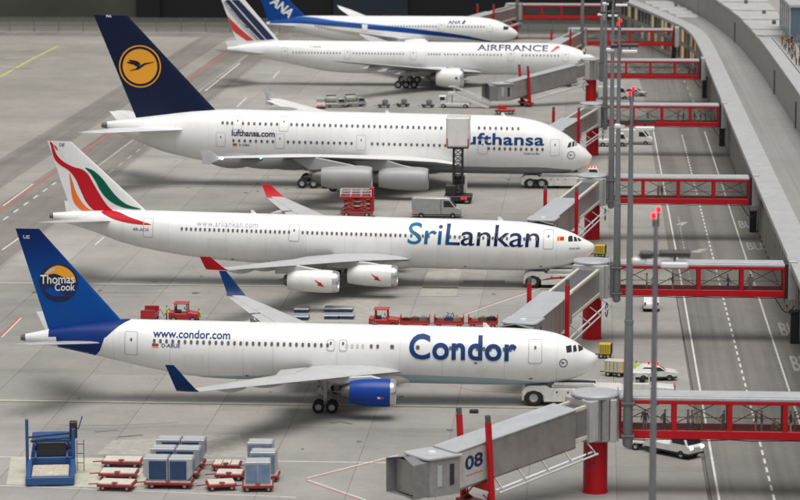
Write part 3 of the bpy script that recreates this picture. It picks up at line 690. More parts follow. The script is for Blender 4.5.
poly_decal('tail_orange_swoosh', [s_.clip_fin(smooth_poly(A(orange), 4))], ff, 'swoosh_orange', s_.root, (0.6, 0.4))
poly_decal('tail_red_feather', [s_.clip_fin(A([(96, 60), (108, 72), (116, 88), (106, 80), (100, 72)]))], ff, 'swoosh_red', s_.root, (0, 0))
body_red = [(292, 338), (355, 343), (420, 365), (508, 392), (440, 390), (370, 378), (322, 362)]
bp = [s_.px(30 + x * 0.24, 130 + y * 0.24, -1.6) for x, y in body_red]
bp = [(u, min(v, s_.sec(-u)[0] + s_.sec(-u)[1] * 0.96)) for u, v in bp]
poly_decal('body_red_swoosh', [smooth_poly(bp, 4)], s_.side(0.025), 'swoosh_red', s_.root, (0.4, 0.2))
a = s_.px(30 + 122 * 0.24, 130 + 68 * 0.24, -0.2); V, Fc = fit_text('DE', 0.6, 0.35, bold=0.02); decal('tail_code', [(a[0] + u, a[1] + v) for u, v in V], Fc, ff, 'small_print', s_.root, (0, 0))
s_.text('registration', '4R-ADE', -54.0, 5.35, 1.9, 0.36, 'small_print', bold=0.01)
s_.text('web_lettering', 'www.srilankan.com', -46.5, 6.18, 7.25, 0.62, 'swoosh_grey', bold=-0.002, spacing=1.05)
s_.windows([(5.80, [(6.8, 8.2, 0.6), (10.2, 13.5, 0.6), (14.6, 16.8, 0.6), (19.3, 22.0, 0.6), (22.6, 34.0, 0.56), (35.6, 48.2, 0.54)])], w=0.25, h=0.36)
s_.text('name_lettering', 'SriLankan', -21.75, 4.85, 15.3, 2.35, 'swoosh_letters', bold=0.004, shear=0.05, spacing=0.98)
s_.door(52.2, 4.7, 6.75, 1.05, small=False); s_.door(35.0, 4.85, 6.55, 1.1); s_.door(5.4, 4.75, 6.75, 1.05)
poly_decal('cargo_door', [rrect(-9.5, 3.5, 2.6, 1.6, 0.15)], s_.side(0.018), 'cowl_white', s_.root, (0.5, 0.3))
poly_decal('cargo_door', [rrect(-44.0, 3.9, 2.4, 1.7, 0.15)], s_.side(0.018), 'cowl_white', s_.root, (0.5, 0.3))
f0 = s_.px(557, 239, -2.4)
poly_decal('flag_patch', [[(f0[0], f0[1] - 0.25), (f0[0] + 0.85, f0[1] - 0.25), (f0[0] + 0.85, f0[1] + 0.22), (f0[0], f0[1] + 0.22)]], s_.side(0.025), 'crane_yellow', s_.root, (0, 0.2))
poly_decal('flag_centre', [[(f0[0] + 0.36, f0[1] - 0.18), (f0[0] + 0.78, f0[1] - 0.18), (f0[0] + 0.78, f0[1] + 0.15), (f0[0] + 0.36, f0[1] + 0.15)], [(f0[0] + 0.07, f0[1] - 0.18), (f0[0] + 0.17, f0[1] - 0.18), (f0[0] + 0.17, f0[1] + 0.15), (f0[0] + 0.07, f0[1] + 0.15)]], s_.side(0.04), 'swoosh_red', s_.root, (0, 0.2))
D = lambda pts, dy: [s_.px(450 + x * 0.2, 200 + y * 0.2, dy) for x, y in pts]
for i, q in enumerate([[(590, 190), (597, 184), (612, 184), (614, 209), (592, 209)], [(619, 186), (630, 188), (638, 206), (620, 207)], [(636, 189), (644, 191), (658, 203), (645, 206)]]):
    poly_decal('cockpit_window', [D(q, (-1.9, -1.4, -0.9)[i])], s_.side(0.03), 'cockpit_glass', s_.root, (0.3, 0.2))
s_.text('nose_lettering', 'A340-300', s_.px(569, 249, -2)[0], s_.px(569, 249.6, -2)[1], 1.25, 0.22, 'small_print', bold=0.01)
for (y, z, x0) in ((9.4, 2.1, -25.0), (19.2, 2.85, -30.6)):
    nac = lambda u, v, y=y, z=z: (u, -y - math.sqrt(max(0.01, 1.30 ** 2 - (v - z) ** 2)), v)
    bird = [(-0.55, 0.42), (-0.30, 0.30), (0.0, 0.12), (0.22, 0.10), (0.30, -0.08), (0.62, -0.42), (0.25, -0.32), (0.05, -0.28), (-0.25, -0.22), (-0.05, -0.10), (-0.22, 0.10), (-0.45, 0.30)]
    poly_decal('cowl_bird', [[(x0 + 0.2 + p, z - 0.05 + q) for p, q in bird]], nac, 'swoosh_red', s_.root, (0.3, 0.2))

s_.details([4.4, 9.0, 14.5, 18.2, 23.6, 29.0, 33.6, 38.3, 43.0, 49.8, 55.2, 58.0], [(11, 0.45), (26, 0.3), (40, 0.4)], [(15, 2.2), (42.3, 2.2), (6.2, 2.5), (38, 2.0)])

# ---- double-decker with navy tail
l_ = Plane('airliner', 'huge white double-deck airliner with navy tail and yellow crane disc', (591.5, 157), 385, 0.016,
           [(0, 4.5), (0.3, 5.0), (1.05, 5.75), (1.6, 6.15), (2.46, 6.75), (3.6, 7.6), (4.93, 8.4), (8.4, 9.7), (12, 10.22), (16, 10.32), (52, 10.34), (58, 10.0), (64, 9.2), (71.5, 8.1)],
           [(0, 4.45), (0.3, 3.75), (1.0, 3.1), (3.8, 2.15), (8, 1.85), (14, 1.75), (46, 1.7), (52, 2.0), (62, 3.6), (71.5, 7.0)], 0.83)
P = l_.px
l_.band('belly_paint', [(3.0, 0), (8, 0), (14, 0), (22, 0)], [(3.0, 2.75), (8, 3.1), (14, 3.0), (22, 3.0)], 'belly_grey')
ls = [(2.8, 19.2, 18.2, 3.2, 0.14), (7.5, 22.6, 14.6, 4.15, 0.15), (14.5, 28.3, 10.4, 5.2, 0.15), (26, 38.0, 6.8, 6.75, 0.14), (39.2, 49.3, 3.4, 7.9, 0.10)]
l_.lifting(ls, 'cowl_white', lower='wing_shade')  # bright top and dark underside: light and shade put into the colours
l_.tip([(39.2, 9.0, 51.4, 1.1, 0.10, 0.1), (39.25, 7.9, 49.6, 2.6, 0.16, 0.1), (39.2, 7.0, 51.2, 1.1, 0.10, 0.1)], 'wing_grey')
l_.fairings(ls, (10.5, 17.5, 22, 30.5), 'wing_shade', 10.5, 1.15)
l_.engine(23.1, 30.1, 15.0, 2.62, 1.68, 'cowl_grey', ls, 'cowl_grey'); l_.engine(30.3, 37.3, 26.0, 3.98, 1.70, 'cowl_grey', ls, 'cowl_grey')
l_.belly(16.5, 46, 3.1, 3.75, 1.75, 'belly_grey')
l_.gear(36.5, 6.0, 2, 0.7, 0.5, 4.2, 1.7, gap=1.4); l_.gear(40.5, 2.6, 3, 0.7, 0.5, 3.0, 1.7, name='body_gear', gap=1.5); l_.gear(5.2, 0, 1, 0.6, 0.4, 2.6, name='nose_gear', gap=1.1)
l_.lifting([(0.8, 58.4, 11.0, 7.35, 0.10), (15.1, 70.3, 3.4, 8.1, 0.09)], 'plane_white', 'tailplane', ((0.1, 0.95, 'elevator'),), 0.7, camber=0)
l_.fin(8.6, 53.9, 67.1, 23.8, 68.5, 73.5, 'crane_navy')
MB().lathe([(-71.4, 0.5), (-72.3, 0.36), (-72.3, 0.3), (-71.5, 0.3)], (0, 0, 7.55), n=16).build('tail_exhaust', 'exhaust', l_.root, 40)
lc = P(60 + 234 * 0.34, 196 * 0.34, -0.6); fl = l_.finside
poly_decal('crane_disc', [disc(*lc, 3.12, n=48)], fl(0.03), 'crane_yellow', l_.root, (1, 0.6))
n = 48; rg = disc(*lc, 2.92, n=n) + disc(*lc, 2.58, n=n)
decal('crane_ring', rg, [(i, (i + 1) % n, n + (i + 1) % n, n + i) for i in range(n)], fl(0.05), 'crane_navy', l_.root, (0, 0))
poly_decal('crane_bird', crane(*lc, 2.35), fl(0.055), 'crane_navy', l_.root, (0.6, 0.4))
a = P(106, 17.5, -0.3); V, Fc = fit_text('MA', 0.8, 0.4, bold=0.02); decal('tail_code', [(a[0] + u, a[1] + v) for u, v in V], Fc, fl(0.05), 'lamp_white', l_.root, (0, 0))
l_.windows([(8.75, [(10.8, 16.5, 0.82)]), (8.62, [ (22.0, 48.4 - 4.5, 0.80), (46.0, 51.0, 0.80), (52.6, 54.0, 0.8)]), (5.84, [(7.2, 15.0, 0.78)]), (6.12, [(20.5, 32.0, 0.80), (35.0, 44.3, 0.82), (46.5, 52.3, 0.80)])], w=0.34, h=0.42)
l_.text('web_lettering', 'lufthansa.com', -52.6, 6.78, 6.35, 0.92, 'stripe_navy', bold=0.03)
l_.text('name_lettering', 'Lufthansa', -19.9, 6.36, 12.9, 1.72, 'letter_blue', bold=0.024, spacing=1.05)
l_.text('registration', 'D-AIMA', -51.5, 5.32, 1.6, 0.36, 'small_print', bold=0.01)
for k, m_ in enumerate(('small_print', 'swoosh_red', 'crane_yellow')): poly_decal('flag_stripe', [[(-52.4, 5.56 - 0.15 * k), (-51.8, 5.56 - 0.15 * k), (-51.8, 5.71 - 0.15 * k), (-52.4, 5.71 - 0.15 * k)]], l_.side(0.025), m_, l_.root, (0, 0))
l_.text('nose_lettering', 'Frankfurt am Main', -9.9, 5.05, 2.3, 0.32, 'small_print', bold=0.01)
for d, z0, z1 in ((5.4, 5.0, 7.2), (33.6, 5.2, 7.3), (45.5, 5.2, 7.2), (54.2, 5.25, 7.2), (45.0, 7.7, 9.6), (15.9, 5.1, 7.0), (51.8, 7.8, 9.5)): l_.door(d, z0, z1, 1.25)
Hh = lambda pts, dy: [l_.px(450 + x * 0.24, 90 + y * 0.24, dy) for x, y in pts]
for i, q in enumerate([[(488, 240), (496, 222), (506, 219), (503, 239)], [(507, 238), (510, 218), (520, 216), (518, 234)], [(521, 233), (523, 217), (532, 219), (530, 230)]]):
    poly_decal('cockpit_window', [Hh(q, (-2.4, -1.9, -1.3)[i])], l_.side(0.03), 'cockpit_glass', l_.root, (0.3, 0.2))
a = l_.px(450 + 505 * 0.24, 90 + 272 * 0.24, -2.4); n = 24
decal('nose_emblem', disc(*a, 0.58, n=n) + disc(*a, 0.48, n=n), [(i, (i + 1) % n, n + (i + 1) % n, n + i) for i in range(n)], l_.side(0.03), 'small_print', l_.root, (0, 0))
poly_decal('nose_crane', crane(*a, 0.45), l_.side(0.03), 'small_print', l_.root, (0, 0))
MB().lathe([(0.15, 0.002), (0.10, 0.12), (0, 0.16), (-0.2, 0.16)], (-49.5, -39.45, 7.9), n=10).build('wingtip_lamp', 'nav_white', l_.root)
MB().lathe([(0.15, 0.002), (0.10, 0.10), (0, 0.14), (-0.2, 0.14)], (-44.9, -33.6, 7.4), n=10).build('green_lamp', 'nav_green', l_.root)

l_.details([4.4, 10.2, 18.0, 24.0, 31.0, 38.0, 43.0, 49.0, 56.0, 61.0, 66.0], [(13, 0.5), (30, 0.4)], [(19, 4.2)])

# ---- long twin with striped tail
a_ = Plane('airliner', 'long white twin-engine airliner with blue, white and red striped tail', (599, 61), 522, 0.006,
           [(0, 5.1), (0.3, 5.45), (1.2, 6.0), (3.1, 6.9), (5.0, 7.65), (7.9, 8.3), (11, 8.47), (62, 8.45), (68, 7.9), (73.6, 6.9)],
           [(0, 5.02), (0.3, 4.5), (1.0, 3.95), (3.2, 2.9), (7, 2.3), (12, 2.1), (48, 2.1), (53, 2.35), (60, 3.6), (73.6, 6.2)], 0.98)
P = a_.px
as_ = [(2.6, 23.0, 15.0, 2.75, 0.13), (10.2, 30.2, 8.7, 3.8, 0.12), (29.8, 46.4, 2.6, 6.9, 0.10), (32.4, 49.6, 0.7, 7.35, 0.09)]
a_.lifting(as_, 'wing_grey', lower='wing_shade')
a_.fairings(as_, (8.0, 14, 20), 'wing_grey', 5.5, 0.5)
a_.engine(26.3, 31.6, 9.7, 2.28, 1.95, 'cowl_white', as_, core=0.35)
a_.belly(21, 42, 3.0, 3.15, 1.55, 'plane_white')
a_.gear(37.7, 5.5, 3, 0.72, 0.5, 3.2, 1.55, gap=1.4); a_.gear(6, 0, 1, 0.55, 0.36, 2.8, name='nose_gear', gap=0.8)
a_.lifting([(0.8, 65.8, 7.6, 5.8, 0.10), (10.8, 73.0, 2.4, 7.4, 0.09)], 'wing_grey', 'tailplane', ((0.1, 0.95, 'elevator'),), 0.7, camber=0)
a_.fin(7.0, 62.2, 71.4, 18.4, 71.9, 75.6, 'plane_white')
I = lambda pts: a_.clip_fin([a_.px(200 + x * 0.22, y * 0.22, -0.4) for x, y in pts], 0.03)
fa = a_.finside(0.04)
for nm, m_, q in (('tail_red_stripe', 'stripe_red', [(118, 62), (126, 75), (140, 90), (190, 138), (245, 184), (212, 186), (160, 150), (146, 136)]), ('tail_blue_stripe', 'stripe_navy', [(120, 0), (134, 0), (230, 108), (298, 182), (262, 183), (180, 95), (110, 10)]),
                  ('tail_blue_stripe', 'stripe_navy', [(142, 0), (176, 0), (280, 112), (338, 178), (302, 181), (222, 90)]), ('tail_grey_stripe', 'line_grey', [(103, 12), (112, 12), (170, 86), (238, 158), (260, 184), (250, 184), (190, 124), (130, 54)]),
                  ('tail_grey_stripe', 'line_grey', [(112, 8), (118, 10), (180, 86), (250, 158), (276, 183), (268, 183), (200, 118), (140, 50)])):
    poly_decal(nm, [I(q)], fa, m_, a_.root, (0.8, 0.5))
a_.text('name_lettering', 'AIRFRANCE', -24.0, 7.05, 14.0, 1.12, 'stripe_navy', bold=0.024)
poly_decal('name_red_slash', [[(-9.7, 7.0), (-9.1, 7.0), (-7.7, 7.75), (-8.0, 8.05), (-8.5, 8.0)]], a_.side(0.03), 'stripe_red', a_.root, (0.4, 0.2))
a_.windows([(6.28, [(8, 15.0, 0.7), (19.2, 26.8, 0.72), (27.8, 30.3, 0.62), (31.3, 33.5, 0.62), (38.5, 48.3, 0.6), (51.0, 60.3, 0.6)])], w=0.24, h=0.34)
a_.text('registration', 'F-GSQB', -57.0, 7.25, 2.2, 0.35, 'small_print', bold=0.01)
for d in (6.6, 17.3, 36.5, 49.5, 62.0): a_.door(d, 5.2, 7.1, 1.05)
K = lambda pts, dy: [a_.px(460 + x * 0.22, y * 0.22, dy) for x, y in pts]
for i, q in enumerate([[(558, 236), (572, 234), (574, 248), (562, 249)], [(576, 235), (586, 237), (590, 246), (577, 248)]]):
    poly_decal('cockpit_window', [K(q, (-1.9, -1.3)[i])], a_.side(0.03), 'cockpit_glass', a_.root, (0.3, 0.2))
poly_decal('cowl_mark', [disc(-27.6, 2.4, 0.28)], lambda u, v: (u, -9.7 - math.sqrt(1.98 ** 2 - (v - 2.28) ** 2), v), 'small_print', a_.root, (0, 0))

# ---- white and blue twin at the back
n_ = Plane('airliner', 'white twin-engine airliner with blue tail and long blue cheat line, farthest back', (518, 36), 590, 0.0,
           [(0, 4.3), (0.3, 4.8), (1.5, 5.7), (3, 6.55), (5.6, 7.5), (9, 8.0), (13, 8.15), (46, 8.12), (52, 7.4), (56.2, 6.6)],
           [(0, 4.2), (0.3, 3.7), (1.5, 3.1), (4, 2.5), (8, 2.25), (36, 2.25), (42, 2.8), (50, 4.6), (56.2, 6.0)], 0.97)
ns = [(2.4, 20.5, 13.2, 3.0, 0.13), (9, 25.6, 7.6, 3.9, 0.12), (27.6, 39.2, 2.6, 7.4, 0.10), (30.1, 42.6, 0.6, 8.3, 0.09)]
n_.lifting(ns, 'plane_white'); n_.engine(19.5, 24.6, 9.7, 2.3, 1.6, 'cowl_white', ns); n_.belly(19, 37, 3.0, 2.9, 1.4, 'plane_white')
n_.gear(29.5, 4.9, 2, 0.62, 0.45, 3.2, 1.4); n_.gear(5.5, 0, 1, 0.5, 0.34, 2.8, name='nose_gear', gap=0.7)
n_.lifting([(0.8, 49.0, 6.4, 5.8, 0.10), (9.8, 55.2, 2.0, 6.9, 0.09)], 'wing_grey', 'tailplane', ((0.1, 0.95, 'elevator'),), 0.7, camber=0)
n_.fin(6.8, 46.2, 55.8, 17.0, 56.8, 59.4, 'cheat_blue')
n_.band('cheat_line', [(5, 2.3), (12, 3.3), (25, 4.6), (40, 5.9), (50, 6.5), (55.6, 6.4)], [(5, 2.5), (12, 4.1), (25, 5.7), (40, 7.0), (48, 7.9), (55.6, 7.0)], 'cheat_blue', 0.02)
n_.band('cheat_edge', [(20, 5.25), (40, 7.0), (48, 7.85), (50, 7.7)], [(20, 5.3), (40, 7.22), (48, 8.0), (50, 7.75)], 'cheat_light', 0.03)
V, Fc = fit_text('ANA', 5.6, 2.2, bold=0.035, shear=0.15); ca, sa = math.cos(R(-38)), math.sin(R(-38)); o2 = n_.px(269, 3, -0.4)
decal('tail_lettering', n_.clip_fin([(o2[0] + u * ca - v * sa, o2[1] + u * sa + v * ca) for u, v in V]), Fc, n_.finside(0.04), 'lamp_white', n_.root, (1, 0.5))
n_.text('name_lettering', 'ANA', -15.6, 6.65, 2.9, 0.75, 'cheat_blue', bold=0.03, shear=0.2)
poly_decal('name_flash', [[(-12.5, 6.65), (-11.9, 6.65), (-11.4, 7.4), (-12.0, 7.4)]], n_.side(0.03), 'cheat_blue', n_.root, (0, 0.2))
n_.windows([(6.05, [(7.5, 15.5, 0.65), (18.2, 33, 0.65), (35, 45, 0.65)])], w=0.26, h=0.38)
for d in (6.2, 16.9, 34.0): n_.door(d, 5.0, 7.0, 1.1)
poly_decal('cockpit_window', [[(-3.2, 5.3), (-2.2, 5.35), (-2.0, 5.9), (-3.2, 6.1)]], n_.side(0.03), 'cockpit_glass', n_.root, (0.3, 0.2))

# ------------------------------------------------------------------ ground
def sheet(name, poly, z, mt, parent=None, kind=None):
    o = MB().add([(x, y, z) for x, y in poly], [tuple(range(len(poly)))]).build(name, mt, parent)
    for p in o.data.polygons:
        if p.normal.z < 0: o.data.flip_normals(); break
    if kind: o['kind'] = kind
    return o
def strip(name, pts, w, z, mt, parent=None):
    V = []; Fc = []
    for i, p in enumerate(pts):
        a = Vector(pts[max(i - 1, 0)]); b = Vector(pts[min(i + 1, len(pts) - 1)]); t = (b - a).normalized(); nn = Vector((-t.y, t.x)) * w / 2
        V += [(p[0] + nn.x, p[1] + nn.y, z), (p[0] - nn.x, p[1] - nn.y, z)]
        if i: Fc.append((2 * i - 2, 2 * i - 1, 2 * i + 1, 2 * i))
    o = MB().add(V, Fc).build(name, mt, parent)
    if o.data.polygons[0].normal.z < 0: o.data.flip_normals()
    return o
sheet('ground', [(-900, -100), (900, -100), (900, 1200), (-900, 1200)], -0.15, 'base_ground', kind='structure')
X_A0 = SLAB_X0 + 4 * SLAB_X; X_A1 = SLAB_X0 + 15 * SLAB_X
apron = sheet('apron', [(X_A0, 185), (X_A1, 185), (X_A1, 725), (X_A0, 725)], -0.035, 'joint_fill', kind='structure')
g = 0.02; sx, sy = SLAB_X / 2 - g, SLAB_Y / 2 - g
slab_me = MB().loft([[(-sx, -sy, -0.06), (sx, -sy, -0.06), (sx, sy, -0.06), (-sx, sy, -0.06)], [(-sx, -sy, -0.02), (sx, -sy, -0.02), (sx, sy, -0.02), (-sx, sy, -0.02)],
                     [(-sx + 0.02, -sy + 0.02, 0), (sx - 0.02, -sy + 0.02, 0), (sx - 0.02, sy - 0.02, 0), (-sx + 0.02, sy - 0.02, 0)]]).mesh('slab', 'apron_concrete')
far = MB()
for r in range(-1, 30):
    for k in range(4, 15):
        x = SLAB_X0 + (k + 0.5) * SLAB_X; y = SLAB_Y0 + (r + 0.5) * SLAB_Y
        if r < 26:
            o = link_mesh('slab', slab_me, apron); o.location = (x, y, 0)
        else: far.box(x - sx, x + sx, y - sy, y + sy, -0.06, 0)
far.build('far_slabs', 'apron_concrete', apron)['kind'] = 'stuff'
taxi = sheet('taxiway', [(-420, 120), (X_A0, 120), (X_A0, YS(652)), (-420, YS(652))], -0.004, 'taxi_concrete', kind='structure')
sheet('dark_strip', [(-93.5, 120), (-86.5, 120), (-86.5, YS(640)), (-93.5, YS(640))], 0.001, 'taxi_dark', taxi)
sheet('dark_strip', [(-83, 120), (X_A0 - 0.3, 120), (X_A0 - 0.3, YS(640)), (-83, YS(640))], 0.001, 'taxi_dark', taxi)
sheet('dark_strip', [(-420, YS(626)), (8, YS(626)), (8, YS(636)), (-420, YS(636))], 0.003, 'taxi_dark', taxi)
strip('red_line', [(-82, 120), (-82, YS(640))], 0.38, 0.006, 'mark_red', taxi)
strip('white_line', [(-76.6, YS(380)), (-76.6, YS(640))], 0.4, 0.006, 'mark_faint', taxi)
for k in range(14): strip('dash', [(-79.6, YS(318 + 6.5 * k)), (-79.6, YS(321 + 6.5 * k))], 0.32, 0.008, 'mark_white', taxi)
for k in range(10): strip('dash', [(-73.5, YS(372 + 8 * k)), (-73.5, YS(376 + 8 * k))], 0.3, 0.008, 'mark_faint', taxi)
strip('yellow_line', [gnd(0, 77)[:2], gnd(30, 60)[:2], gnd(58, 46)[:2]], 0.6, 0.006, 'mark_yellow', taxi)
for q in ((5, 58, 36, 57), (40, 59.5, 64, 58), (0, 66, 20, 69), (15, 50, 30, 49)): strip('faint_mark', [gnd(q[0], q[1])[:2], gnd(q[2], q[3])[:2]], 1.4, 0.005, 'mark_faint', taxi)
strip('dark_mark', [gnd(8, 69)[:2], gnd(32, 68)[:2]], 1.6, 0.007, 'patch_dark', taxi)
for q in ((3, 206, 33, 184), (2, 250, 22, 236), (22, 236, 30, 234)): strip('white_line', [gnd(q[0], q[1])[:2], gnd(q[2], q[3])[:2]], 0.28, 0.008, 'mark_white', taxi)

def gline(name, pts, w, mt, z=0.004, parent=apron): return strip(name, [tuple(gnd(*p)[:2]) for p in pts], w, z, mt, parent)
# lead-in lines with the dark guide groove under each airliner
for Y, x0 in ((243.2, -71), (304.0, -70), (383.5, -70), (521, -70)):
    Y = YS(Y)
    strip('lead_in_line', [(x0, Y), (3, Y)], 0.55, 0.004, 'mark_cream', apron); strip('guide_groove', [(x0, Y - 0.6), (6, Y - 0.6)], 0.22, 0.005, 'groove_dark', apron)
strip('white_line', [(-62, YS(221.6)), (-14, YS(221.4))], 0.24, 0.004, 'mark_white', apron)
strip('white_line', [(-49.5, YS(212.0)), (-24, YS(209.6))], 0.2, 0.006, 'mark_white', apron)
sheet('pale_pad', [(-48.6, YS(212.3)), (-36.6, YS(211.5)), (-37.2, YS(221.4)), (-50.2, YS(221.4))], 0.004, 'mark_cream', apron)
sheet('pale_pad', [(-43.0, YS(223)), (-29.5, YS(222.6)), (-31.5, YS(231)), (-42.5, YS(228))], 0.003, 'mark_faint', apron)
sheet('pale_pad', [tuple(gnd(*p)[:2]) for p in [(427, 272), (462, 268), (456, 296), (420, 296)]], 0.004, 'mark_faint', apron)
sheet('pale_pad', [tuple(gnd(*p)[:2]) for p in [(300, 322), (372, 322), (380, 300), (330, 300)]], 0.004, 'mark_faint', apron)
gline('white_line', [(307, 478), (398, 455)], 0.2, 'mark_white', 0.006); gline('red_line', [(306, 479.4), (398, 456.4)], 0.14, 'mark_red', 0.006)
gline('white_line', [(308, 480), (366, 500)], 0.2, 'mark_white', 0.006); gline('red_line', [(306, 481), (360, 500)], 0.14, 'mark_red', 0.006)
gline('white_line', [(458, 317), (500, 302), (545, 287)], 0.2, 'mark_white', 0.006); gline('red_line', [(460, 315.5), (500, 300.7), (545, 286)], 0.14, 'mark_red', 0.006)
gline('white_line', [(466, 213), (500, 206), (546, 197)], 0.2, 'mark_faint', 0.006)
gline('white_line', [(60, 327), (170, 327)], 0.16, 'mark_faint', 0.006); gline('red_line', [(0, 336), (19, 318)], 0.28, 'mark_red', 0.006); gline('white_line', [(2, 337), (21, 318)], 0.18, 'mark_white', 0.007)
gline('white_line', [(95, 245), (104, 237)], 0.22, 'mark_white', 0.006); gline('white_line', [(205, 91), (240, 63)], 0.36, 'mark_white', 0.006); gline('white_line', [(237, 107), (246, 98)], 0.36, 'mark_white', 0.006)
gline('white_line', [(273, 78), (279, 71)], 0.34, 'mark_white', 0.006)
for pts in ([(448, 385), (475, 391), (522, 393)], [(462, 272), (494, 277), (520, 277)], [(478, 176), (505, 182), (528, 182)]): gline('red_line', pts, 0.16, 'mark_red', 0.006)
gline('dark_patch', [(463, 281.5), (505, 281.5)], 2.2, 'patch_dark', 0.003)
for q in ((330, 423, 352, 424), (95, 432, 118, 430), (118, 437, 143, 435), (270, 252, 300, 252)): gline('stain', [(q[0], q[1]), ((q[0] + q[2]) / 2, q[1] - 1), (q[2], q[3])], 0.6, 'patch_dark', 0.003)
for k in range(46):
    x, y = random.uniform(-68, 5), random.choice((YS(245), YS(305.5), YS(385), YS(228), YS(340))) + random.uniform(-9, 9); r_ = random.uniform(0.12, 0.5)
    sheet('oil_spot', smooth_poly([(x + r_ * random.uniform(0.5, 1.2) * math.cos(a), y + 1.6 * r_ * random.uniform(0.5, 1.2) * math.sin(a)) for a in [math.pi * j / 4 for j in range(8)]], 3), 0.0035, 'oil_dark', apron)
for k in range(14):
    x, y = random.uniform(-66, -10), random.choice((YS(236), YS(296), YS(370), YS(330), YS(226))) + random.uniform(-8, 8); L_ = random.uniform(6, 18); b_ = random.uniform(-2.5, 2.5)
    for dx in (0, 1.5): strip('tyre_mark', [(x + L_ * j / 6, y + dx + b_ * (j / 6) ** 2) for j in range(7)], 0.22, 0.0032, 'rubber_mark', apron)
gline('drain_cover', [(469, 411.5), (479, 411.3)], 0.6, 'patch_dark', 0.005)
MB().box(-0.4, 0.4, -0.25, 0.25, 0, 0.32).build('chock_box', 'gse_black', None, bevel=0.03).location = gnd(474, 413)
tag(bpy.data.objects['chock_box'], 'small black box lying on the apron right of the blue engine', 'box')

# ------------------------------------------------------------------ terminal (curved, on the right)
EDGE = [(20.9, 120), (20.8, 230), (20.5, 330), (20.4, 420), (20.4, 480), (20.3, 515), (19.9, 540), (18.7, 560), (16.1, 578), (12.3, 602), (8.1, 626), (3.5, 650)]
def resample(tab, step):
    out = []; pts = [Vector(p) for p in tab]; d = [0.0]
    for a, b in zip(pts, pts[1:]): d.append(d[-1] + (b - a).length)
    xs = [(u, p.x) for u, p in zip(d, pts)]; ys = [(u, p.y) for u, p in zip(d, pts)]; n = int(d[-1] / step)
    return [Vector((interp(xs, d[-1] * i / n), interp(ys, d[-1] * i / n))) for i in range(n + 1)]
LINE = resample([(x, YS(y)) for x, y in EDGE], 4.5)
def off(line, w):
    out = []
    for i, p in enumerate(line):
        t = (line[min(i + 1, len(line) - 1)] - line[max(i - 1, 0)]).normalized(); out.append(p + Vector((t.y, -t.x)) * w)
    return out
WALL = [Vector(p) for p in resample([(29.8, 140), (29.8, 430), (29.6, 500), (29.4, 530), (28.4, 584), (25.7, 640), (21.5, 690), (16, 738)], 4.5)]
n_w = len(LINE); WALL = [WALL[round(i * (len(WALL) - 1) / (n_w - 1))] for i in range(n_w)]
def wall_x(y): return min(WALL, key=lambda p: abs(p.y - y)).x
def ribbon(a, b, z0, z1, mb=None):
    mb = mb or MB(); n = len(a); V = []; Fc = []
    for p, q in zip(a, b): V += [(p.x, p.y, z0), (q.x, q.y, z0), (q.x, q.y, z1), (p.x, p.y, z1)]
    for i in range(n - 1):
        for k in range(4): Fc.append((4 * i + k, 4 * i + (k + 1) % 4, 4 * i + 4 + (k + 1) % 4, 4 * i + 4 + k))
    Fc += [(0, 3, 2, 1), (4 * n - 4, 4 * n - 3, 4 * n - 2, 4 * n - 1)]
    return mb.add(V, Fc)
road = ribbon(off(LINE, -10.9), off(LINE, 1.2), -0.02, 0.008).build('road', 'road_grey'); road['kind'] = 'structure'
strip('lane_line', [(10.5, 130), (10.5, YS(330)), (10.2, YS(452))], 0.2, 0.012, 'mark_white', road); strip('lane_line', [(19.2, 130), (18.9, YS(452))], 0.2, 0.012, 'mark_white', road)
for k in range(84): strip('lane_dash', [(15.0 - 0.0012 * k, YS(196 + 3.0 * k)), (15.0 - 0.0012 * k, YS(197.7 + 3.0 * k))], 0.2, 0.012, 'mark_white', road)
for k in range(26): strip('lane_tick', [(11.6, YS(302 + 2.2 * k)), (11.6, YS(303.2 + 2.2 * k))], 0.16, 0.012, 'mark_faint', road)
for k in range(9): strip('lane_dash', [(18.6 - 0.02 * k * k, YS(470 + 12 * k)), (18.6 - 0.02 * k * k, YS(475 + 12 * k))], 0.25, 0.012, 'mark_faint', road)
def road_text(body, p0, p1, mt='mark_worn'):
    a = gnd(*p0); b = gnd(*p1); V, Fc = fit_text(body, b.x - a.x, b.y - a.y, bold=0.02)
    MB().add([(a.x + u, a.y + v, 0.013) for u, v in V], Fc).build('road_lettering', mt, road)
for q in (((740, 228), (757, 221)), ((748, 250), (767, 242.5)), ((782, 336), (802, 323)), ((794, 371), (816, 356))): road_text('BUS', *q)
for q in (((676, 225), (688, 222)), ((690, 252), (708, 249))): sheet('lane_arrow', [tuple(gnd(*p)[:2]) for p in ((q[0][0], q[0][1]), ((q[0][0] + q[1][0]) / 2, q[1][1]), q[1], ((q[0][0] + q[1][0]) / 2, q[0][1] + 1))], 0.012, 'mark_faint', road)

term = empty('terminal_building', (0, 0, 0), label='long curved grey terminal with roof roadway and beige ground floor on the right', cat='terminal')
ribbon(off(LINE, 1.4), off(LINE, 2.0), 0.0, 7.85).build('facade_wall', 'facade_beige', term)
ribbon(off(LINE, 0.0), off(LINE, 3.0), 7.86, 8.5).build('roof_edge', 'concrete_light', term, bevel=0.05)
ribbon(off(LINE, 2.96), WALL, 7.7, 8.25).build('roof_road', 'deck_grey', term)
for f in (0.3, 0.72):
    mid_ = [a + (b - a) * f for a, b in zip(off(LINE, 2.96), WALL)]; ribbon(mid_, off(mid_, 0.10), 8.2, 8.256).build('roof_road_joint', 'patch_light', term)
ribbon(WALL, off(WALL, 0.5), 0.0, 13.6).build('back_wall', 'concrete_wall', term)
near_wall = [p for p in WALL if p.y < 545]
ribbon(off(near_wall, -0.06), off(near_wall, 2.2), 13.602, 13.95).build('wall_coping', 'concrete_light', term)
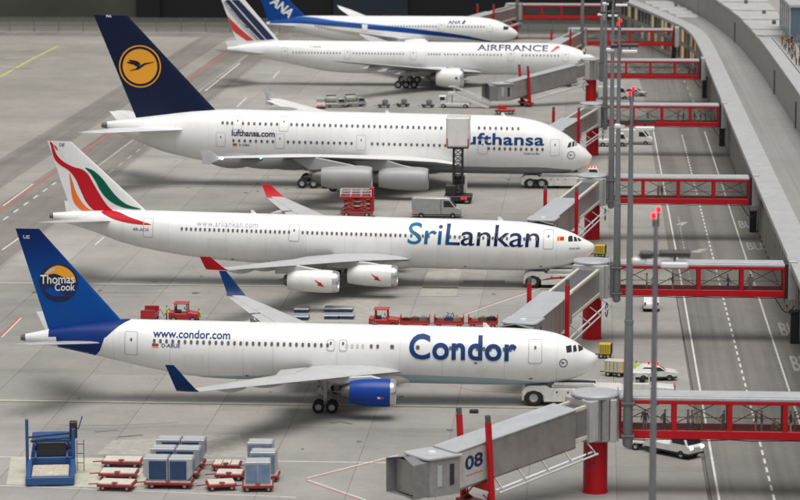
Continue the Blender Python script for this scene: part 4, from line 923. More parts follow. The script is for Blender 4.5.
ribbon(off(WALL, 0.5), off(WALL, 45), 13.0, 13.55).build('upper_terrace', 'concrete_wall', term)
def at_line(w, y):
    L_ = off(LINE, w); return min(L_, key=lambda p: abs(p.y - y))
def at_x3(y): return at_line(3.2, y).x
lower = off(LINE, 1.4); LITS = ['lit_window', 'lit_pale', 'facade_glass', 'facade_beige', 'facade_glass', 'cloth_brown']
for i in range(8, len(LINE) - 1):
    p, q = lower[i], lower[i + 1]; t = (q - p).normalized(); nn = Vector((-t.y, t.x))
    def quad(f0, f1, z0, z1, d0, d1, nm, mt, par):
        a = p + (q - p) * f0; b = p + (q - p) * f1; m_ = MB(); V = []
        for e in (a + nn * d0, b + nn * d0, b + nn * d1, a + nn * d1): V.append((e.x, e.y))
        return m_.prism(V, z0, z1, axis='z').build(nm, mt, par)
    lit = p.y > YS(505)
    w_ = quad(0.12, 0.88, 1.0, 3.6, 0.0, 0.05, 'window', random.choice(LITS) if lit else 'facade_glass', term)
    if p.y < YS(640): quad(0.12, 0.88, 4.6, 7.2, 0.0, 0.05, 'window', random.choice(LITS) if lit else 'facade_glass', term)
    quad(-0.06, 0.06, 0.0, 7.85, 0.0, 0.22, 'pilaster', 'concrete_light' if i % 2 else 'facade_beige', term)
for k in range(11):
    y0 = 546 + 12.4 * k; xa, xb = wall_x(y0) - 0.05, wall_x(y0 + 11.9) - 0.05
    MB().prism([(xa, y0), (36.4, y0), (36.4, y0 + 11.9), (xb, y0 + 11.9)], 13.56, 13.9 + 0.12 * (k % 2), axis='z').build('roof_panel', 'panel_white', term)
for k in range(5):
    y0 = 664 + 10.5 * k; xa = at_x3(y0); MB().box(xa, wall_x(y0 + 10) - 0.2, y0, y0 + 10.0, 8.252, 8.42).build('roof_panel', 'panel_white', term)
for px_, py_ in ((776, 94), (744, 42), (708, 15), (794, 128)):
    b = gnd(px_, py_, 8.3); x = wall_x(b.y) - 0.1; MB().box(x - 0.14, x + 0.06, b.y - 0.2, b.y + 0.2, 8.26, 12.2).build('drain_pipe', 'bridge_dark', term)
for px_, py_, z in ((774, 21, 14.1), (746, 0.5, 14.1), (676, 4, 8.5), (700.5, 10.5, 8.5), (764, 11, 14.0)):
    b = gnd(px_, py_ + 2, z); MB().box(b.x - 0.35, b.x + 0.35, b.y - 0.6, b.y + 0.6, z - 0.2, z + 0.55).build('roof_vent', 'bridge_dark', term, bevel=0.08)
# rooftop glass block and hedge by the crowd
gb = empty('glass_pavilion', (36.7, 541, 13.55), label='blue-grey glass block on the terminal roof behind the crowd', cat='pavilion')
MB().box(-2.2, 6, -8, 22, 0, 6.2).build('glass_body', 'glass_blue', gb); MB().box(-2.6, 6.4, -8.4, 22.4, 6.2, 6.8).build('roof', 'concrete_light', gb, bevel=0.1)
for k in range(6): MB().box(-2.32, -2.2, -8 + 6 * k - 0.12, -8 + 6 * k + 0.12, 0, 6.2).build('mullion', 'concrete_light', gb)
hb = MB()
for k in range(420):
    x, y, z = random.uniform(0, 5), random.uniform(0, 9), random.uniform(0.1, 1.7); r_ = 0.35
    v = [(x + random.uniform(-r_, r_), y + random.uniform(-r_, r_), z + random.uniform(-r_, r_)) for _ in range(3)]; hb.add(v, [(0, 1, 2)])
hb = hb.build('hedge', 'hedge'); hb.location = (36.4, 528, 13.55); tag(hb, 'dark green hedge on the terminal roof beside the glass block', 'hedge')
# black cabinets that stand along the facade
for i, (x, yb, yt) in enumerate(((762, 232, 212), (723, 146, 129), (712, 98, 78), (787, 343, 312), (684, 60, 38), (633, 28, 14))):
    b = gnd(x, yb); p = at_line(0.9, b.y); s0 = F_PX / ((Vector((p.x, p.y, 0)) - CAM).dot(FW)); h = (yb - yt) / s0 / 0.98
    cb = empty('facade_cabinet', (p.x - 0.35, b.y, 0), label=('black cabinet by the facade just below the third red walkway', 'black cabinet by the facade just below the fourth red walkway', 'black cabinet by the facade just below the fifth red walkway', 'black cabinet by the facade just below the second red walkway', 'black cabinet by the lit facade below the sixth red walkway', 'black cabinet before the lit facade at the far bend')[i], cat='cabinet', group='black cabinets along the facade')
    MB().box(-0.45, 0.45, -0.5, 0.5, 0.0, h).build('case', 'gse_black', cb, bevel=0.05); MB().box(-0.55, 0.55, -0.6, 0.6, h, h + 0.12).build('lid', 'lamp_dark', cb)

# ------------------------------------------------------------------ far end: fence and dark hall
fence = empty('mesh_fence', (-250, YS(638), 0), label='grey wire mesh fence along the far edge of the apron', cat='fence')
for k in range(48):
    MB().box(-0.09, 0.09, -0.09, 0.09, 0, 3.5).build('fence_post', 'fence_grey', fence).location = (6 * k, 0, 0)
    pn = MB().box(6 * k + 0.1, 6 * k + 5.9, -0.01, 0.01, 0.2, 3.3).build('mesh_panel', 'fence_mesh', fence)
MB().bar((0, 0, 3.45), (288, 0, 3.45), 0.1).bar((0, 0, 0.9), (288, 0, 0.9), 0.06).build('rail', 'fence_grey', fence)
hall = empty('hall_wall', (0, YS(668), 0), label='dark hall wall rising behind the far fence', cat='wall')
MB().box(-420, -112, 0, 1.5, -0.1, 70).build('green_wall', 'hall_green', hall); MB().box(-112, 420, 0.6, 1.5, -0.1, 70).build('black_wall', 'hall_black', hall)
MB().box(-116, -110, -0.8, 0.0, -0.1, 70).build('dark_pillar', 'hall_black', hall); MB().box(-66, -47, -0.6, 0.5, 0, 13).build('blue_panel', 'hall_blue', hall, bevel=0.2)

# ------------------------------------------------------------------ people
POSES = {
    # joint: (x forward, y side, z up); figure 1.78 m tall facing +x
    'stand': dict(hipL=(0.0, 0.09, 0.92), kneeL=(0.02, 0.10, 0.50), ankL=(-0.02, 0.11, 0.08), hipR=(0.0, -0.09, 0.92), kneeR=(0.03, -0.10, 0.50), ankR=(0.0, -0.11, 0.08),
                  elbL=(-0.03, 0.26, 1.14), wrL=(0.06, 0.26, 0.90), elbR=(-0.02, -0.26, 1.14), wrR=(0.08, -0.25, 0.90), lean=0.0),
    'walk': dict(hipL=(0.0, 0.09, 0.91), kneeL=(0.20, 0.09, 0.53), ankL=(0.30, 0.09, 0.10), hipR=(0.0, -0.09, 0.91), kneeR=(-0.06, -0.09, 0.50), ankR=(-0.34, -0.09, 0.15),
                 elbL=(-0.18, 0.26, 1.17), wrL=(-0.20, 0.25, 0.93), elbR=(0.06, -0.26, 1.15), wrR=(0.26, -0.22, 1.00), lean=0.05),
    'hold': dict(hipL=(0.0, 0.09, 0.92), kneeL=(0.05, 0.10, 0.50), ankL=(0.06, 0.11, 0.08), hipR=(0.0, -0.09, 0.92), kneeR=(0.0, -0.10, 0.50), ankR=(-0.08, -0.11, 0.08),
                 elbL=(0.02, 0.27, 1.15), wrL=(0.26, 0.16, 1.22), elbR=(0.02, -0.27, 1.15), wrR=(0.26, -0.14, 1.22), lean=0.03),
    'point': dict(hipL=(0.0, 0.09, 0.92), kneeL=(0.06, 0.12, 0.50), ankL=(0.08, 0.15, 0.08), hipR=(0.0, -0.09, 0.92), kneeR=(0.0, -0.12, 0.50), ankR=(-0.06, -0.15, 0.08),
                  elbL=(0.20, 0.30, 1.40), wrL=(0.36, 0.34, 1.60), elbR=(-0.04, -0.27, 1.14), wrR=(0.04, -0.26, 0.90), lean=0.0),
    'crouch': dict(hipL=(-0.05, 0.10, 0.36), kneeL=(0.34, 0.14, 0.48), ankL=(0.10, 0.14, 0.08), hipR=(-0.05, -0.10, 0.36), kneeR=(0.36, -0.12, 0.44), ankR=(0.12, -0.13, 0.08),
                   elbL=(0.22, 0.22, 0.62), wrL=(0.42, 0.12, 0.58), elbR=(0.22, -0.22, 0.62), wrR=(0.42, -0.10, 0.58), lean=0.12)}
_body = {}
def body_mesh(pose):
    if pose in _body: return _body[pose]
    J = POSES[pose]; hz = (Vector(J['hipL']) + Vector(J['hipR'])) / 2; ln = J['lean']
    pel = hz + Vector((0, 0, 0.04)); sp = lambda h: pel + Vector((ln * h / 0.5, 0, h))
    pts = [(pel, 0.155, 0.12), (sp(0.22), 0.14, 0.11), (sp(0.44), 0.17, 0.115), (sp(0.53), 0.075, 0.075), (sp(0.60), 0.062, 0.062), (sp(0.69), 0.09, 0.10), (sp(0.79), 0.085, 0.10)]
    edges = [(i, i + 1) for i in range(6)]
    def add(parent, chain):
        k = parent
        for p, a in chain: pts.append((Vector(p), a, a)); edges.append((k, len(pts) - 1)); k = len(pts) - 1
    for sd, sg in (('L', 1), ('R', -1)):
        toe = Vector(J['ank' + sd]) + Vector((0.19, 0, -0.035))
        add(0, [(J['hip' + sd], 0.092), (J['knee' + sd], 0.062), (J['ank' + sd], 0.045), (toe, 0.034)])
        e_, w_ = Vector(J['elb' + sd]), Vector(J['wr' + sd])
        add(2, [(sp(0.47) + Vector((0, sg * 0.19, 0)), 0.062), (e_, 0.045), (w_, 0.03)])
    me = bpy.data.meshes.new('body'); me.from_pydata([p for p, _, _ in pts], edges, [])
    o = bpy.data.objects.new('body', me); COL.objects.link(o)
    m = o.modifiers.new('skin', 'SKIN'); m.use_smooth_shade = True
    for i, (_, a, b) in enumerate(pts): me.skin_vertices[0].data[i].radius = (b, a) if i < 7 else (a, a)
    me.skin_vertices[0].data[0].use_root = True
    sb = o.modifiers.new('sub', 'SUBSURF'); sb.levels = 1
    out = bpy.data.meshes.new_from_object(o.evaluated_get(bpy.context.evaluated_depsgraph_get()))
    V = [tuple(v.co) for v in out.vertices]; Fc = [tuple(p.vertices) for p in out.polygons]
    bpy.data.objects.remove(o); bpy.data.meshes.remove(me); bpy.data.meshes.remove(out)
    hips = hz.z; neck = sp(0.535).z; head = sp(0.70); mb = MB(); mb.v = V
    for q in Fc:
        ct = sum((Vector(V[i]) for i in q), Vector()) / len(q)
        far_arm = min((ct - Vector(J['wr' + sd])).length for sd in 'LR') < 0.07
        foot = min((ct - (Vector(J['ank' + sd]) + Vector((0.08, 0, -0.03)))).length for sd in 'LR') < 0.13
        leg = ct.z < hips - 0.02 and not far_arm and min((ct - Vector(J['elb' + sd])).length for sd in 'LR') > 0.10 and abs(ct.y) < 0.2
        if ct.z > head.z + 0.045 or (ct.z > head.z - 0.05 and ct.x < head.x - 0.035): mi = 3
        elif ct.z > neck or far_arm: mi = 0
        elif foot: mi = 3
        elif leg: mi = 2
        else: mi = 1
        mb.f.append(q); mb.m.append(mi)
    def blob(c_, r_, mi, n=6):
        mb.lathe([(r_ * math.cos(math.pi * i / 4), max(0.0005, r_ * math.sin(math.pi * i / 4))) for i in range(5)], tuple(c_), 'z', n, mi)
    blob(head + Vector((0.105, 0, -0.005)), 0.018, 0)
    for sg in (1, -1):
        blob(head + Vector((0.088, sg * 0.034, 0.02)), 0.010, 3); blob(head + Vector((-0.005, sg * 0.094, 0.0)), 0.022, 0)
    mb.bar(head + Vector((0.092, -0.025, -0.05)), head + Vector((0.092, 0.025, -0.05)), 0.01, 0.008, 4)
    for sd, sg in (('L', 1), ('R', -1)):           # palm, four fingers and a thumb
        e_, w_ = Vector(J['elb' + sd]), Vector(J['wr' + sd]); d = (w_ - e_).normalized(); sd_ = d.cross(Vector((0, 1, 0))); sd_ = (sd_ if sd_.length > 0.1 else Vector((1, 0, 0))).normalized(); inw = Vector((0, -sg, 0))
        mb.bar(w_ - d * 0.02, w_ + d * 0.085, 0.04, 0.075, 0)
        for k in range(4):
            r0 = w_ + d * 0.08 + sd_ * (0.028 - 0.019 * k); L_ = (0.068, 0.078, 0.072, 0.055)[k]; m1 = r0 + d * L_ * 0.55 + inw * 0.008
            mb.tube(r0, m1, 0.009, 0.0085, 5, 0).tube(m1, m1 + d * L_ * 0.4 + inw * 0.028, 0.0085, 0.007, 5, 0)
        t0 = w_ + d * 0.03 + sd_ * 0.035; t1 = t0 + d * 0.03 + sd_ * 0.022; mb.tube(t0, t1, 0.011, 0.010, 5, 0).tube(t1, t1 + d * 0.03 + inw * 0.012, 0.010, 0.008, 5, 0)
    _body[pose] = mb; return mb
def person(pose, loc, rz, shirt, trousers, label, group, scale=1.0, hair='dark_hair'):
    key = (pose, shirt, trousers, hair)
    if key not in _body: _body[key] = body_mesh(pose).mesh('person', ['skin', shirt, trousers, hair, 'cloth_red'], 60)
    o = link_mesh('person', _body[key]); o.location = loc; o.rotation_euler = (0, 0, rz); o.scale = (scale,) * 3
    return tag(o, label, 'person', group)

# ------------------------------------------------------------------ gates
GATES = []
ORD = ['nearest', 'second', 'third', 'fourth', 'fifth', 'sixth', 'farthest']
def walkway(i, Y, x0, x1):
    t = empty('walkway_bridge', (x0, Y, 0), label='%s red glazed walkway bridge from the terminal, counted from the front' % ORD[i], cat='walkway', group='red walkway bridges')
    W = x1 - x0; n = max(2, round(W / 4.15)); p = W / n; hy = 1.55
    MB().box(0, W, -hy, hy, 8.05, 8.3).build('roof', 'bridge_roof', t, bevel=0.04)
    MB().box(0.1, W - 0.1, -hy + 0.25, hy - 0.25, 8.3, 8.36).build('roof_sheet', 'bridge_roof', t)
    MB().box(0, W, -hy + 0.1, hy - 0.1, 5.05, 5.2).build('floor', 'bridge_red', t)
    for sy in (-1, 1):
        MB().box(0, W, min(sy * hy, sy * (hy - 0.22)), max(sy * hy, sy * (hy - 0.22)), 4.86, 5.56).build('lower_beam', 'bridge_red', t, bevel=0.03)
        MB().box(0, W, min(sy * hy, sy * (hy - 0.22)), max(sy * hy, sy * (hy - 0.22)), 7.74, 8.047).build('upper_beam', 'bridge_red', t, bevel=0.03)
        ya, yb = sorted((sy * (hy - 0.01), sy * (hy - 0.20)))
        for k in range(n + 1): MB().box(max(0.003, k * p - 0.2), min(W - 0.003, k * p + 0.2), ya, yb, 5.56, 7.74).build('post', 'bridge_red', t)
        for k in range(n):
            a, b = k * p + 0.2, (k + 1) * p - 0.2; yp = sy * (hy - 0.12); yq = sy * (hy - 0.26)
            MB().box(a, b, yp - 0.008, yp + 0.008, 5.57, 7.73).build('pane', 'clear_pane', t)
            if sy > 0: MB().bar((a, yq, 5.6), (b, yq, 7.7), 0.07).build('brace', 'bridge_red', t); MB().bar((a, yq - sy * 0.08, 7.7), (b, yq - sy * 0.08, 5.6), 0.07).build('brace', 'bridge_red', t)
        if sy > 0: MB().bar((0, sy * (hy - 0.3), 6.1), (W, sy * (hy - 0.3), 6.1), 0.05).build('hand_rail', 'bridge_red', t)
    MB().box(W + 0.003, W + 0.35, -hy - 0.1, hy + 0.1, 4.75, 8.42).build('end_gasket', 'gse_black', t, bevel=0.03); MB().box(W + 0.352, W + 1.25, -hy - 0.2, hy + 0.2, 4.6, 8.75).build('end_collar', 'bridge_panel', t, bevel=0.06)
    pts = [(W - 1.0 + 2.0 * k / 8, -hy - 0.15, 4.8 - 1.5 * math.sin(math.pi * min(1, k / 8) * 0.8) ** 1.2) for k in range(9)]
    MB().path(pts, 0.06).build('cable', 'gse_black', t, 60); 
    MB().path([(W * k / 10, -hy + 0.3, 4.8 - 0.12 * math.sin(k * 1.9) ** 2) for k in range(11)], 0.04).build('cable', 'gse_black', t, 60)
    return t

def jetbridge(i, rx, Y, head, zh, label, number=None, legf=0.78, end_x=2.3, parked=False):
    """rotunda on a red column, two telescoping tunnels and a cab; head = (x, y) of the cab, zh = floor height there"""
    t = empty('jet_bridge', (rx, Y, 0), label=label, cat='jet bridge', group='movable jet bridges')
    MB().lathe([(0, 1.08), (0.15, 1.08), (0.15, 1.0), (4.5, 1.0)], axis='z', n=24, caps=(True, True)).build('column', 'bridge_red', t, 40)
    MB().lathe([(4.5, 1.2), (4.5, 1.6), (8.1, 1.6), (8.1, 1.2)], axis='z', n=28).build('rotunda', 'bridge_panel', t, 35)
    for k, (xa, xb, hy_, m_) in enumerate(((-1.15, -0.45, 1.78, 'bridge_panel'), (-0.4, 0.45, 1.66, 'bridge_side'), (0.5, 1.1, 1.8, 'bellows'), (1.15, 1.7, 1.72, 'bridge_panel'))): MB().box(xa, xb, -hy_, hy_, 4.55, 8.09).build('rotunda_panel', m_, t, bevel=0.05)
    MB().lathe([(8.1, 2.0), (8.3, 2.05), (8.42, 1.95), (8.46, 0.01)], axis='z', n=32, caps=(True, False)).build('rotunda_roof', 'bridge_roof', t, 40)
    for k in range(3): MB().box(1.75 + 0.0 + k * (end_x - rx - 1.75) / 3, 1.75 + (k + 0.82) * (end_x - rx - 1.75) / 3, -1.75 + 0.06 * (k % 2), 1.75 - 0.06 * (k % 2), 4.62, 8.5).build('collar', 'bridge_panel' if k != 1 else 'bellows', t, bevel=0.04)
    d = Vector((head[0] - rx, head[1] - Y)); L = d.length; ang = math.atan2(d.y, d.x); rot = Matrix.Rotation(ang, 4, 'Z')
    zf = lambda s: 4.75 + (zh - 4.75) * min(1, max(0, (s - 1.5) / (L - 1.5)))
    def blk(nm, mt, s0, s1, y0, y1, o0, o1, bevel=0.0, par=t, prt=True):
        V = []
        for s in (s0, s1): V += [(s, y0, zf(s) + o0), (s, y1, zf(s) + o0), (s, y1, zf(s) + o1), (s, y0, zf(s) + o1)]
        mb = MB().add(V, [(0, 1, 2, 3), (7, 6, 5, 4), (0, 4, 5, 1), (1, 5, 6, 2), (2, 6, 7, 3), (3, 7, 4, 0)]).xf(rot)
        return mb.build(nm, mt, par, bevel=bevel)
    mid = L * (0.2 if parked else 0.52)
    blk('inner_tunnel', 'bridge_side', 1.3, mid + 0.6, -1.2, 1.2, 0.15, 2.75, 0.03)
    blk('inner_roof', 'bridge_dark', 1.5, mid + 0.5, -0.85, 0.85, 2.752, 2.80)
    for sy in (-1, 1):
        blk('roof_rail', 'rail_cream', 1.45, mid + 0.3, sy * 1.06 - 0.16, sy * 1.06 + 0.16, 2.752, 3.0)
        blk('side_rail', 'rail_cream', 1.45, mid + 0.3, sy * 1.26 - 0.055, sy * 1.26 + 0.055, 0.22, 0.52)
    blk('portal', 'bridge_panel', 1.05, 1.95, -1.7, 1.7, -0.05, 3.35, 0.05)
    ot = blk('outer_tunnel', 'bridge_side', mid, L - 1.0, -1.5, 1.5, -0.05, 3.0, 0.04)
    blk('outer_roof', 'bridge_roof', mid - 0.05, L - 0.9, -1.56, 1.56, 3.003, 3.10)
    blk('floor_beam', 'bridge_side', mid - 0.3, L - 1.0, -1.1, 1.1, -0.30, -0.052)
    for k in range(0 if parked else int((L - mid) / 1.7)):
        s = mid + 0.25 + 1.7 * k
        for sy in (-1, 1): blk('panel_seam', 'bridge_dark', s, s + 0.04, sy * 1.503 - 0.004, sy * 1.503 + 0.004, 0.0, 2.95)
    # cab: rounded roof, side walls with slit windows, bellows hood
    zc = zh; cabm = rot @ Matrix.Translation((L + 0.25, 0, 0))
    prof = [(-1.5, -1.62), (1.0, -1.62)] + [(1.0 + 0.62 * math.sin(R(15 * k)), -1.62 + 0.62 * (1 - math.cos(R(15 * k)))) for k in range(1, 7)] + [(1.62 - 0.62 * (1 - math.cos(R(15 * k))), 1.0 + 0.62 * math.sin(R(15 * k))) for k in range(0, 7)] + [(-1.5, 1.62)]
    MB().prism(prof, zc - 0.1, zc + 2.9, axis='z').xf(cabm).build('cab', 'bellows', t, 30)
    rp = [(x * 1.12, y * 1.1) for x, y in prof]
    MB().prism(rp, zc + 2.902, zc + 3.12, axis='z').xf(cabm).build('cab_roof', 'bridge_roof', t, 30, bevel=0.05)
    MB().lathe([(0, 0.35), (0.12, 0.33), (0.14, 0.01)], (0.1, 0.1, zc + 3.12), 'z', 12).xf(cabm).build('roof_hatch', 'lamp_white', t, 40)
    for sy in (-1, 1):
        for x0 in (-0.95, 0.25): MB().box(x0, x0 + 0.42, min(sy * 1.62, sy * 1.66), max(sy * 1.62, sy * 1.66), zc + 0.7, zc + 2.4).xf(cabm).build('slit_window', 'cockpit_glass' if x0 < 0 else 'bridge_roof', t)
    hood = MB(); rings = []
    for k in range(9):
        s = 1.3 + 0.19 * k; w = 1.5 + (0.03 if k % 2 else 0.0) + 0.045 * k; rings.append([(s + 0.35 * (abs(y) / w) ** 2 * (k / 8), y, z) for y, z in ((-w, zc + 0.0), (-w, zc + 1.5), (-w, zc + 2.75), (0, zc + 2.95 + 0.02 * k), (w, zc + 2.75), (w, zc + 1.5), (w, zc + 0.0), (0, zc - 0.05))])
    hood.loft(rings, cap0=True, cap1=False).xf(cabm).build('bellows_hood', 'hood_grey', t, 50)
    MB().box(2.35, 2.42, -1.5, 1.5, zc + 0.06, zc + 2.75).xf(cabm).build('roll_shutter', 'bridge_side' if i == 0 else 'bridge_dark', t)
    # lift columns with wheel bogie
    sl = L * legf
    for sy in (-1, 1):
        ln = 0.45 if parked else 0.0; za, zb_ = 0.85, zf(sl) + 4.7
        MB().bar((sl, sy * 1.95, za), (sl + ln, sy * 1.95, zb_), 0.40, 0.42).xf(rot).build('lift_column', 'bridge_red', t, bevel=0.04)
        MB().bar((sl + ln, sy * 1.95, zb_ + 0.002), (sl + ln * 1.12, sy * 1.95, zb_ + 0.55), 0.34, 0.36).xf(rot).build('column_cap', 'bridge_dark', t, bevel=0.03)
    MB().box(sl - 0.3, sl + 0.3, -1.7, 1.7, max(0.9, zf(sl) - 1.0), zf(sl) - 0.32).xf(rot).build('cross_beam', 'bridge_red', t, bevel=0.04)
    MB().box(sl - 0.7, sl + 0.7, -2.1, 2.1, 0.45, 0.85).xf(rot).build('bogie_frame', 'gse_red', t, bevel=0.05)
    for sy in (-1, 1):
        for k in range(3): MB().bar((sl - 0.5 + 0.5 * k, sy * 1.4, 0.85), (sl + 0.5 - 0.5 * k, sy * 1.4, 1.7), 0.09).xf(rot).build('bogie_brace', 'gse_red', t)
        p = rot @ Vector((sl, sy * 1.55, 0.55)); w_ = wheel(t, p.x, p.y, p.z, 0.55, 0.45); w_.rotation_euler = (0, 0, ang)
    # service pipes hung along the tunnel on the outside
    for sy in ((1,) if d.x < 0 else (-1,)):
        pa = (1.7, sy * 1.95, zf(1.7) - 0.75); pb = (L * 0.72, sy * 1.95, zf(L * 0.72) - 1.0)
        MB().path([pa, pb], 0.09).xf(rot).build('service_pipe', 'lamp_white', t, 60); MB().path([(pa[0], pa[1] + sy * 0.5, pa[2] - 0.12), (pb[0], pb[1] + sy * 0.5, pb[2] - 0.12)], 0.09).xf(rot).build('service_pipe', 'bridge_roof', t, 60)
        for k in range(5):
            s = 1.9 + (L * 0.70 - 1.9) * k / 4; MB().bar((s, sy * 1.3, zf(s) - 0.1), (s, sy * 2.5, zf(s) - 0.9), 0.1).xf(rot).build('pipe_bracket', 'bridge_panel', t)
        loop = [(2.2 + 0.8 * math.cos(a) * 0.6, sy * 2.1, zf(2) - 1.2 + 0.75 * math.sin(a)) for a in [2 * math.pi * k / 14 for k in range(15)]]
        MB().path(loop, 0.05).xf(rot).build('hose_loop', 'gse_black', t, 60)
    return t
GATE = [(212.8, 2.3, 20.3, 0.4, (-12.3, YS(203.8)), 2.3, True), (275.6, 2.2, 20.1, 0.0, (-6.6, YS(245) + 6.6), 3.75, False), (339.6, 1.9, 20.0, -0.1, (-5.9, YS(305.5) + 6.6), 4.1, False), (420.8, 1.8, 19.8, -0.2, (-6.3, YS(385) + 8), 4.5, False),
        (492.8, 1.4, 19.4, -0.6, (-16.8, YS(486.0)), 1.4, True), (558.2, -1.6, 16.4, -3.6, (-8.5, YS(522) + 7), 4.6, False), (624.8, -17.0, 1.4, -19.0, (-28.0, YS(590) + 8), 4.2, False)]
GATE = [(YS(q[0]),) + q[1:] for q in GATE]
JL = ['grey jet bridge marked 08 swung out empty at the front right', 'grey jet bridge docked behind the nose of the blue-tailed airliner', 'grey jet bridge docked behind the nose of the airliner with the red and green tail',
      'grey jet bridge docked behind the nose of the double-deck airliner', 'grey jet bridge parked empty, its dark cab mouth below the striped-tail airliner', 'grey jet bridge docked behind the nose of the striped-tail airliner', 'grey jet bridge reaching the farthest airliner']
for i, (Y, x0, x1, rx, hd, zh, parked) in enumerate(GATE):
    walkway(i, Y, x0, x1); jetbridge(i, rx, Y, hd, zh, JL[i], None, 0.74 if parked else 0.66, x0 - 0.02, parked)
# number on the front bridge: plate with 08 on the side that faces the viewer
Y, x0, x1, rx, hd, zh, parked = GATE[0]
root = [o for o in bpy.data.objects if o.get('label') == JL[0]][0]
dv = Vector((hd[0] - rx, hd[1] - Y)); L0 = dv.length; rot0 = Matrix.Rotation(math.atan2(dv.y, dv.x), 4, 'Z'); k0 = (zh - 4.75) / (L0 - 1.5); zf0 = lambda s: 4.75 + k0 * (s - 1.5)
def side_figure(nm, V, Fc, s_left, z0, mt, y, par):     # s runs away from the rotunda = to the left in view
    mb = MB().add([(s_left - u, y, zf0(s_left - u) + z0 + v) for u, v in V], Fc).xf(rot0); return mb.build(nm, mt, par)
pl = side_figure('number_plate', [(0, 0), (3.5, 0), (3.5, 2.85), (0, 2.85)], [(0, 1, 2, 3)], L0 - 1.05, 0.05, 'bridge_panel', 1.512, root)
V, Fc = fit_text('08', 1.75, 1.15, bold=0.03); side_figure('number', V, Fc, L0 - 1.85, 1.28, 'stripe_navy', 1.522, pl)
wv = [(0.09 * k, 0.10 + 0.05 * math.sin(k * 1.7)) for k in range(20)]
side_figure('red_scribble', wv + [(u, v - 0.06) for u, v in reversed(wv)], [tuple(range(40))], L0 - 1.95, 0.78, 'bridge_red', 1.522, pl)

# ------------------------------------------------------------------ light masts
def mast(x, Y, zb, zt, label, lamps=True, r0=0.42, beac=True):
    t = empty('light_mast', (x, Y, 0), label=label, cat='light mast', group='grey light masts beside the gates')
    MB().lathe([(zb - 0.25, 0.02), (zb - 0.22, r0 * 0.6), (zb, r0), (zb + 10, r0 * 0.82), (zb + 10.02, r0 * 0.88), (zb + 10.3, r0 * 0.88), (zb + 10.32, r0 * 0.72), (zt - 4, r0 * 0.42), (zt, r0 * 0.34), (zt, 0.01)], axis='z', n=18).build('pole', 'mast_grey', t, 40)
    if zb > 1:
        for z in (5.2, 7.9): MB().box(-0.55, 0.55, -0.5, 1.3, z - 0.12, z + 0.12).build('bracket', 'bridge_dark', t, bevel=0.03)
    else: MB().lathe([(0, 0.9), (0.2, 0.9), (0.3, 0.5)], axis='z', n=16, caps=(True, False)).build('base_flange', 'mast_grey', t, 40)
    if lamps:
        zl = zt - 2.1
        MB().box(-0.9, -0.15, -0.35, 0.35, zl - 0.15, zl + 0.25).build('lamp_head', 'lamp_dark', t, bevel=0.08); MB().box(-1.35, -0.5, -0.3, 0.3, zl - 0.5, zl - 0.15).build('lamp_cover', 'lamp_white', t, bevel=0.08)
        MB().box(0.2, 2.0, -0.4, 0.4, zl - 0.05, zl + 0.3).build('lamp_head', 'lamp_dark', t, bevel=0.06); MB().box(0.3, 1.85, -0.75, 0.35, zl - 0.62, zl - 0.3).build('lamp_cover', 'lamp_white', t, bevel=0.06)
        MB().bar((-1.0, 0, zl), (1.9, 0, zl), 0.14).build('cross_arm', 'mast_grey', t); MB().bar((1.1, 0, zl - 0.3), (1.1, 0, zl), 0.12).build('lamp_bracket', 'lamp_dark', t)
    if beac:
        for dx, dz in ((-0.14, 0.1), (0.14, 0.45)):
            MB().tube((dx, 0, zt - 0.4), (dx, 0, zt + dz), 0.05, 0.05, 8).build('beacon_stem', 'lamp_dark', t); MB().lathe([(0, 0.12), (0.2, 0.12), (0.27, 0.07), (0.29, 0.005)], (dx, 0, zt + dz), 'z', 12).build('beacon', 'beacon_red', t, 40)
    return t
MX = [3.0, 2.55, 2.3, 1.75, 1.35, -2.6, -18.2]
for i in range(7):
    mast(MX[i], GATE[i][0] - 2.15, 4.5, (33.0, 33.2, 33.0, 25.0, 29, 31, 30)[i], 'grey light mast at the left end of the %s red walkway' % ORD[i], lamps=True)
mast(3.62, YS(150), 0.0, 32.7, 'thin grey lamp mast in the right foreground with a red beacon on top', r0=0.34)

